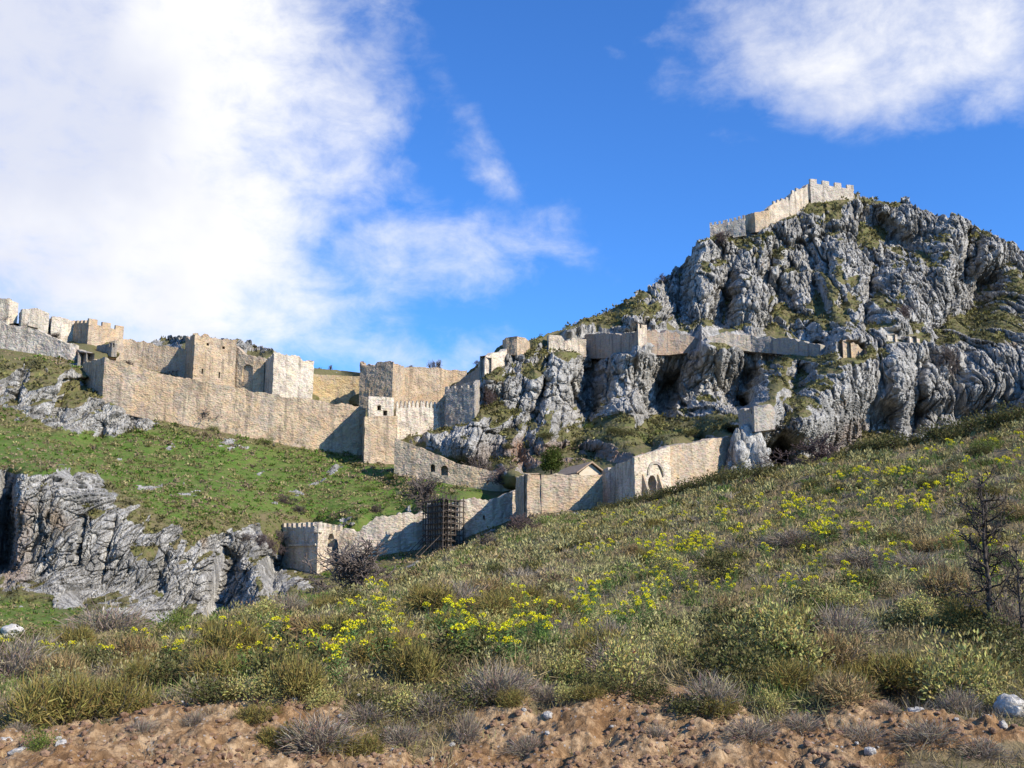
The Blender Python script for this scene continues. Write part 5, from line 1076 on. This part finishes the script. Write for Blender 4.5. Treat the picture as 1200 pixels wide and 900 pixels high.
bare_px('bare_tree', 'wide dark bare tree on the crest against the shaded foot of the cliff', 952, 548, 92, 46, BV[1], M['mauve'], cat='tree')
bare_px('bare_bush', 'dark bare bush below the corner of the tall bastion', 612, 626, 44, 26, BV[2], M['mauve'])
bare_px('bare_bush', 'grey bare bush on the crest below the scaffolding', 570, 646, 40, 22, BV[0], M['twig'])
for px, py, w_, h_, lab in [(222, 494, 26, 12, 'left one of three mauve bushes along the foot of the long wall'), (248, 500, 40, 18, 'middle and largest of three mauve bushes along the foot of the long wall'), (283, 506, 30, 11, 'right one of three mauve bushes along the foot of the long wall'),
        (502, 594, 46, 34, 'mauve bush on the grassy slope left of the scaffolding'), (556, 566, 40, 28, 'brownish bare bush in front of the arched wall'), (590, 566, 40, 20, 'bare bush at the right end of the arched wall'), (1110, 440, 26, 30, 'dark bare bush on a ledge high in the right cliff'),
        (574, 480, 16, 20, 'bare bush in a cleft of the white cliff beside the ruined tower'), (580, 460, 14, 16, 'bare bush in the white cliff above another bush'), (1058, 372, 24, 14, 'bare bush on the mountain over the tiny wall bits'), (846, 288, 22, 12, 'brown bush below the lowest summit wall'), (335, 590, 20, 10, 'low brown bush on the grassy slope above the battlemented tower')]:
    bare_px('bare_bush', lab, px, py, w_*1.15, h_*1.2, random.choice(BV), M['mauve'], None, relpt, .3)
for px, py, w_, h_ in [(300, 640, 24, 16), (318, 648, 24, 20), (326, 632, 18, 12), (285, 634, 20, 10), (350, 600, 18, 8), (400, 605, 20, 8), (440, 600, 22, 9)]:
    bare_px('bare_bush', 'brown bush on the grass around the battlemented tower', px, py, w_, h_, random.choice(BV), M['mauve'], 'brown bushes by the battlemented tower', relpt, .3)
for px, py, w_, h_ in [(12, 378, 16, 12), (33, 384, 14, 12), (52, 390, 16, 13), (66, 398, 22, 9), (205, 440, 18, 8), (275, 456, 18, 9), (150, 428, 16, 7), (345, 466, 22, 12), (392, 474, 24, 12), (410, 478, 22, 8)]:
    bare_px('bare_bush', 'mauve brown bush at the foot of the upper wall', px, py, w_, h_, random.choice(BV), M['mauve'], 'bushes below the upper walls', relpt, .3)
for px, py, w_, h_, lab in [(506, 434, 9, 14, 'left one of two small bare trees on the skyline, above the upper wall'), (515, 434, 10, 14, 'right one of two small bare trees on the skyline, above the upper wall'), (482, 434, 9, 7, 'tiny round bush on the skyline just right of the notched tower'), (388, 433, 6, 6, 'tiny lone bush on the grassy skyline left of the notched tower'), (775, 330, 13, 11, 'lone dark bush on the left skyline of the mountain'), (560, 428, 9, 7, 'small bush on the skyline by the white cliff edge')]:
    p = Vector(at(px, py, float(bil(YB, px, py))-3)); s = p.y/FPX; bare('skyline_bush' if 'bush' in lab else 'bare_tree', lab, 'bush' if 'bush' in lab else 'tree', p-Vector((0, 0, .3)), random.choice(BV), w_*s, h_*s+.3, M['mauve'])
def build_round_tree():
    p = Vector(at(646, 556, 202)); s = 202/FPX; t = thing('evergreen_tree', 'round dark green tree beside the small hut', 'tree', p); t['kind'] = 'thing'
    g = np.random.default_rng(8); W_, H_ = 31*s, 36*s; c = unit(g.normal(size=(34, 3)))*(g.random((34, 1))**.4)*np.array([W_*.34, W_*.34, H_*.38])+np.array([0, 0, H_*.46]); n = 4200; k = g.integers(0, 34, n); off = unit(g.normal(size=(n, 3)))*(g.random((n, 1))**.4)*W_*.17
    V, F, C = leaves(c[k]+off, off+g.normal(size=(n, 3))*.3, g.uniform(.25, .5, n), g.uniform(.15, .3, n), jitter((.085, .110, .022), n, .3, g), g); link('crown', mesh_np('crown', V, F, None, False, None, C), M['leaf'], t)
    V, F = tube((0, 0, -1.0), (0, 0, H_*.5), .22, .1, 8); me = bpy.data.meshes.new('trunk'); me.from_pydata([tuple(v) for v in V], [], F); link('trunk', me, M['bark'], t)
build_round_tree()

# ------------------------------------------------------------------ yellow flowering spurge plants
def head_mesh(seed):
    g = np.random.default_rng(seed); n = 30; h = hemi(n, g, .0); r = .040
    V, F, C = leaves(h*r*np.array([1, 1, .8]), h+g.normal(size=(n, 3))*.5, .026, .024, jitter((.74, .66, .025), n, .18, g), g); return V, F, C
HEADS = [head_mesh(600+i) for i in range(4)]; HEADM = [mesh_np('flower_head', h[0], h[1], None, False, None, h[2]) for h in HEADS]
def spurge_meshes(seed):
    g = np.random.default_rng(seed); lv, tips = [], []
    for k in range(g.integers(4, 8)):
        d = g.normal(size=3)*np.array([.30, .30, 0])+np.array([0, 0, 1]); d /= np.linalg.norm(d); L = g.uniform(.24, .52); b = g.normal(size=3)*np.array([.09, .09, 0])
        t = np.linspace(.10, .97, 30); p = b+d*(t*L)[:, None]; a = t*60; dirs = np.stack([np.cos(a), np.sin(a), np.full(30, .5)], 1)
        lv.append(leaves(p, dirs, .062, .016, jitter((.115, .185, .05), 30, .25, g), g)); lv.append(blades(b[None], d[None], np.array([L]), np.array([.012]), np.array([[.16, .17, .07]]), 0, g))
        if L > .30: tips.append((b+d*L, g.uniform(.65, 1.15)))
    tips = tips[:4]; V, F, C = cat_meshes(lv); fol = mesh_np('foliage', V, F, None, False, None, C)
    hd = [(HEADS[k % 4][0]*s_+t_, HEADS[k % 4][1], HEADS[k % 4][2]) for k, (t_, s_) in enumerate(tips)]
    hd = [(HEADS[k % 4][0]*s_*1.45+t_, HEADS[k % 4][1], HEADS[k % 4][2]) for k, (t_, s_) in enumerate(tips)]; V, F, C = cat_meshes(lv+hd); return fol, tips, mesh_np('spurge_plant', V, F, None, False, None, C)
SPG = [spurge_meshes(400+i) for i in range(6)]
def build_spurge():
    r = random.Random(9)
    for x0, x1, y0, y1, n in [(35, 75, 770, 780, 4), (308, 388, 758, 792, 9), (398, 470, 750, 812, 9), (238, 302, 762, 780, 6), (145, 205, 762, 782, 6), (0, 22, 772, 780, 2), (402, 470, 716, 728, 6), (440, 470, 700, 710, 3), (470, 492, 735, 742, 3), (520, 602, 735, 785, 14), (560, 580, 705, 715, 2), (598, 640, 722, 760, 7), (630, 680, 730, 760, 8),
            (685, 762, 700, 740, 18), (760, 855, 685, 705, 13), (700, 785, 654, 666, 13), (745, 802, 608, 622, 8), (798, 832, 640, 655, 9), (840, 905, 640, 660, 8), (850, 1000, 600, 640, 20), (890, 962, 592, 606, 12), (1000, 1075, 562, 576, 12), (1030, 1082, 594, 612, 10), (1090, 1142, 576, 596, 10), (898, 945, 684, 706, 7), (985, 1015, 628, 640, 3), (1008, 1062, 665, 705, 7), (1150, 1200, 650, 690, 9), (960, 1082, 552, 566, 12), (1100, 1200, 530, 556, 14), (665, 705, 612, 622, 6), (680, 760, 588, 606, 5), (1180, 1200, 700, 730, 3), (930, 980, 650, 690, 6), (1080, 1140, 620, 650, 6)]:
        for _ in range(n):
            p = fgpt(r.uniform(x0-14, x1+14), r.uniform(y0-4, y1+5)); s = r.uniform(.75, 1.15); f, tips, whole = r.choice(SPG); rz = r.uniform(0, 6.28); p = p-Vector((0, 0, .02))
            lab = 'green spurge plant with yellow flower heads on the near slope'; gr = 'yellow flowering spurge plants'
            if p.y < 27:
                t = thing('spurge_plant', lab, 'plant', p, gr, rz, (s, s, s)); t['kind'] = 'thing'; link('foliage', f, M['leaf'], t)
                for k, (tp, hs) in enumerate(tips): h = link('flower_head', HEADM[k % 4], M['leaf'], t, tuple(tp)); h.scale = (hs, hs, hs)
            else:
                t = tag(link('spurge_plant', whole, M['leaf'], None, p), lab, 'plant', gr, 'thing'); t.scale = (s*1.15, s*1.15, s*1.15); t.rotation_euler = (0, 0, rz)
build_spurge()

# ------------------------------------------------------------------ stones
def stone_mesh(seed, sub=3):
    import bmesh
    bm = bmesh.new(); bmesh.ops.create_icosphere(bm, subdivisions=sub, radius=.5); P = np.array([v.co[:] for v in bm.verts]); f1, f2, c = worley(P*2.2+seed, seed); d = 1+(.5-f1)*.45+fbm(P*2.5+seed, 3, seed)*.3
    for v, q in zip(bm.verts, P*d[:, None]*np.array([1, .85, .7])): v.co = q
    me = bpy.data.meshes.new('stone'); bm.to_mesh(me); bm.free(); return me
ST = [stone_mesh(i+3) for i in range(5)]
def stone(px, py, wpx, label, group=None, where=fgpt, name='stone', hk=1.0):
    p = where(px, py); p = p[0] if isinstance(p, tuple) else p; s = p.y/FPX*wpx; o = link(name, random.choice(ST), M['stone'], None, p+Vector((0, 0, s*.18))); o.scale = (s, s, s*hk); o.rotation_euler = (random.uniform(-.3, .3), random.uniform(-.3, .3), random.uniform(0, 6.28)); return tag(o, label, 'stone', group, 'thing')
stone(1184, 838, 36, 'big pale boulder on the bank at the right edge', name='boulder', hk=1.15); stone(1177, 868, 10, 'small upright white stone below the big pale boulder', hk=1.9); stone(14, 746, 30, 'white boulder on the grass at the left edge below the cliff', None, relpt, 'boulder', .8)
stone(1158, 862, 10, 'small white stone left of the upright one'); stone(22, 893, 26, 'flat white stone at the bottom left corner', hk=.6); stone(5, 880, 18, 'pale stone at the left edge near the bottom'); stone(70, 890, 14, 'pale stone right of the flat white one in the bottom left corner'); stone(1076, 838, 24, 'brown grey rock under the big leafy shrub', hk=.8); stone(642, 856, 12, 'white stone on the bare bank near the centre'); stone(1020, 895, 14, 'white stone at the bottom edge on the right')
for _ in range(46): stone(rs_.uniform(0, 1200), rs_.uniform(820, 897), rs_.uniform(3, 8), 'small pale stone lying loose on the bare earth bank', 'small stones on the bank')
def build_clods():
    g = np.random.default_rng(31); n = 15000; x = g.uniform(-6.5, 6.5, n); y = g.uniform(8.0, 11.4, n); k = (g.random(n) < bareness(x, y)) & (fbm(np.stack([x*1.1, y*1.1, 0*x], 1), 3, 140)+g.normal(size=n)*.2 > .02); x, y = x[k], y[k]; z = fgz(x, y); n = len(x)
    P = np.array([v.co[:] for v in stone_mesh(50, 1).vertices]); me0 = stone_mesh(50, 1); F0 = np.array([p.vertices[:] for p in me0.polygons]); m = len(P); s = .012+.075*g.random(n)**3.5
    a = g.uniform(0, 6.28, n); c_, s_ = np.cos(a)[:, None], np.sin(a)[:, None]; Q = P[None]*s[:, None, None]*g.uniform(.7, 1.3, (n, 1, 3)); X = Q[..., 0]*c_-Q[..., 1]*s_; Yy = Q[..., 0]*s_+Q[..., 1]*c_
    V = np.stack([X+x[:, None], Yy+y[:, None], Q[..., 2]+(z+s*.15)[:, None]], -1).reshape(-1, 3); F = (F0[None]+(np.arange(n)*m)[:, None, None]).reshape(-1, 3)
    tag(link('earth_clods', mesh_np('earth_clods', V, F, None, False), M['clod']), kind='stuff')
build_clods()
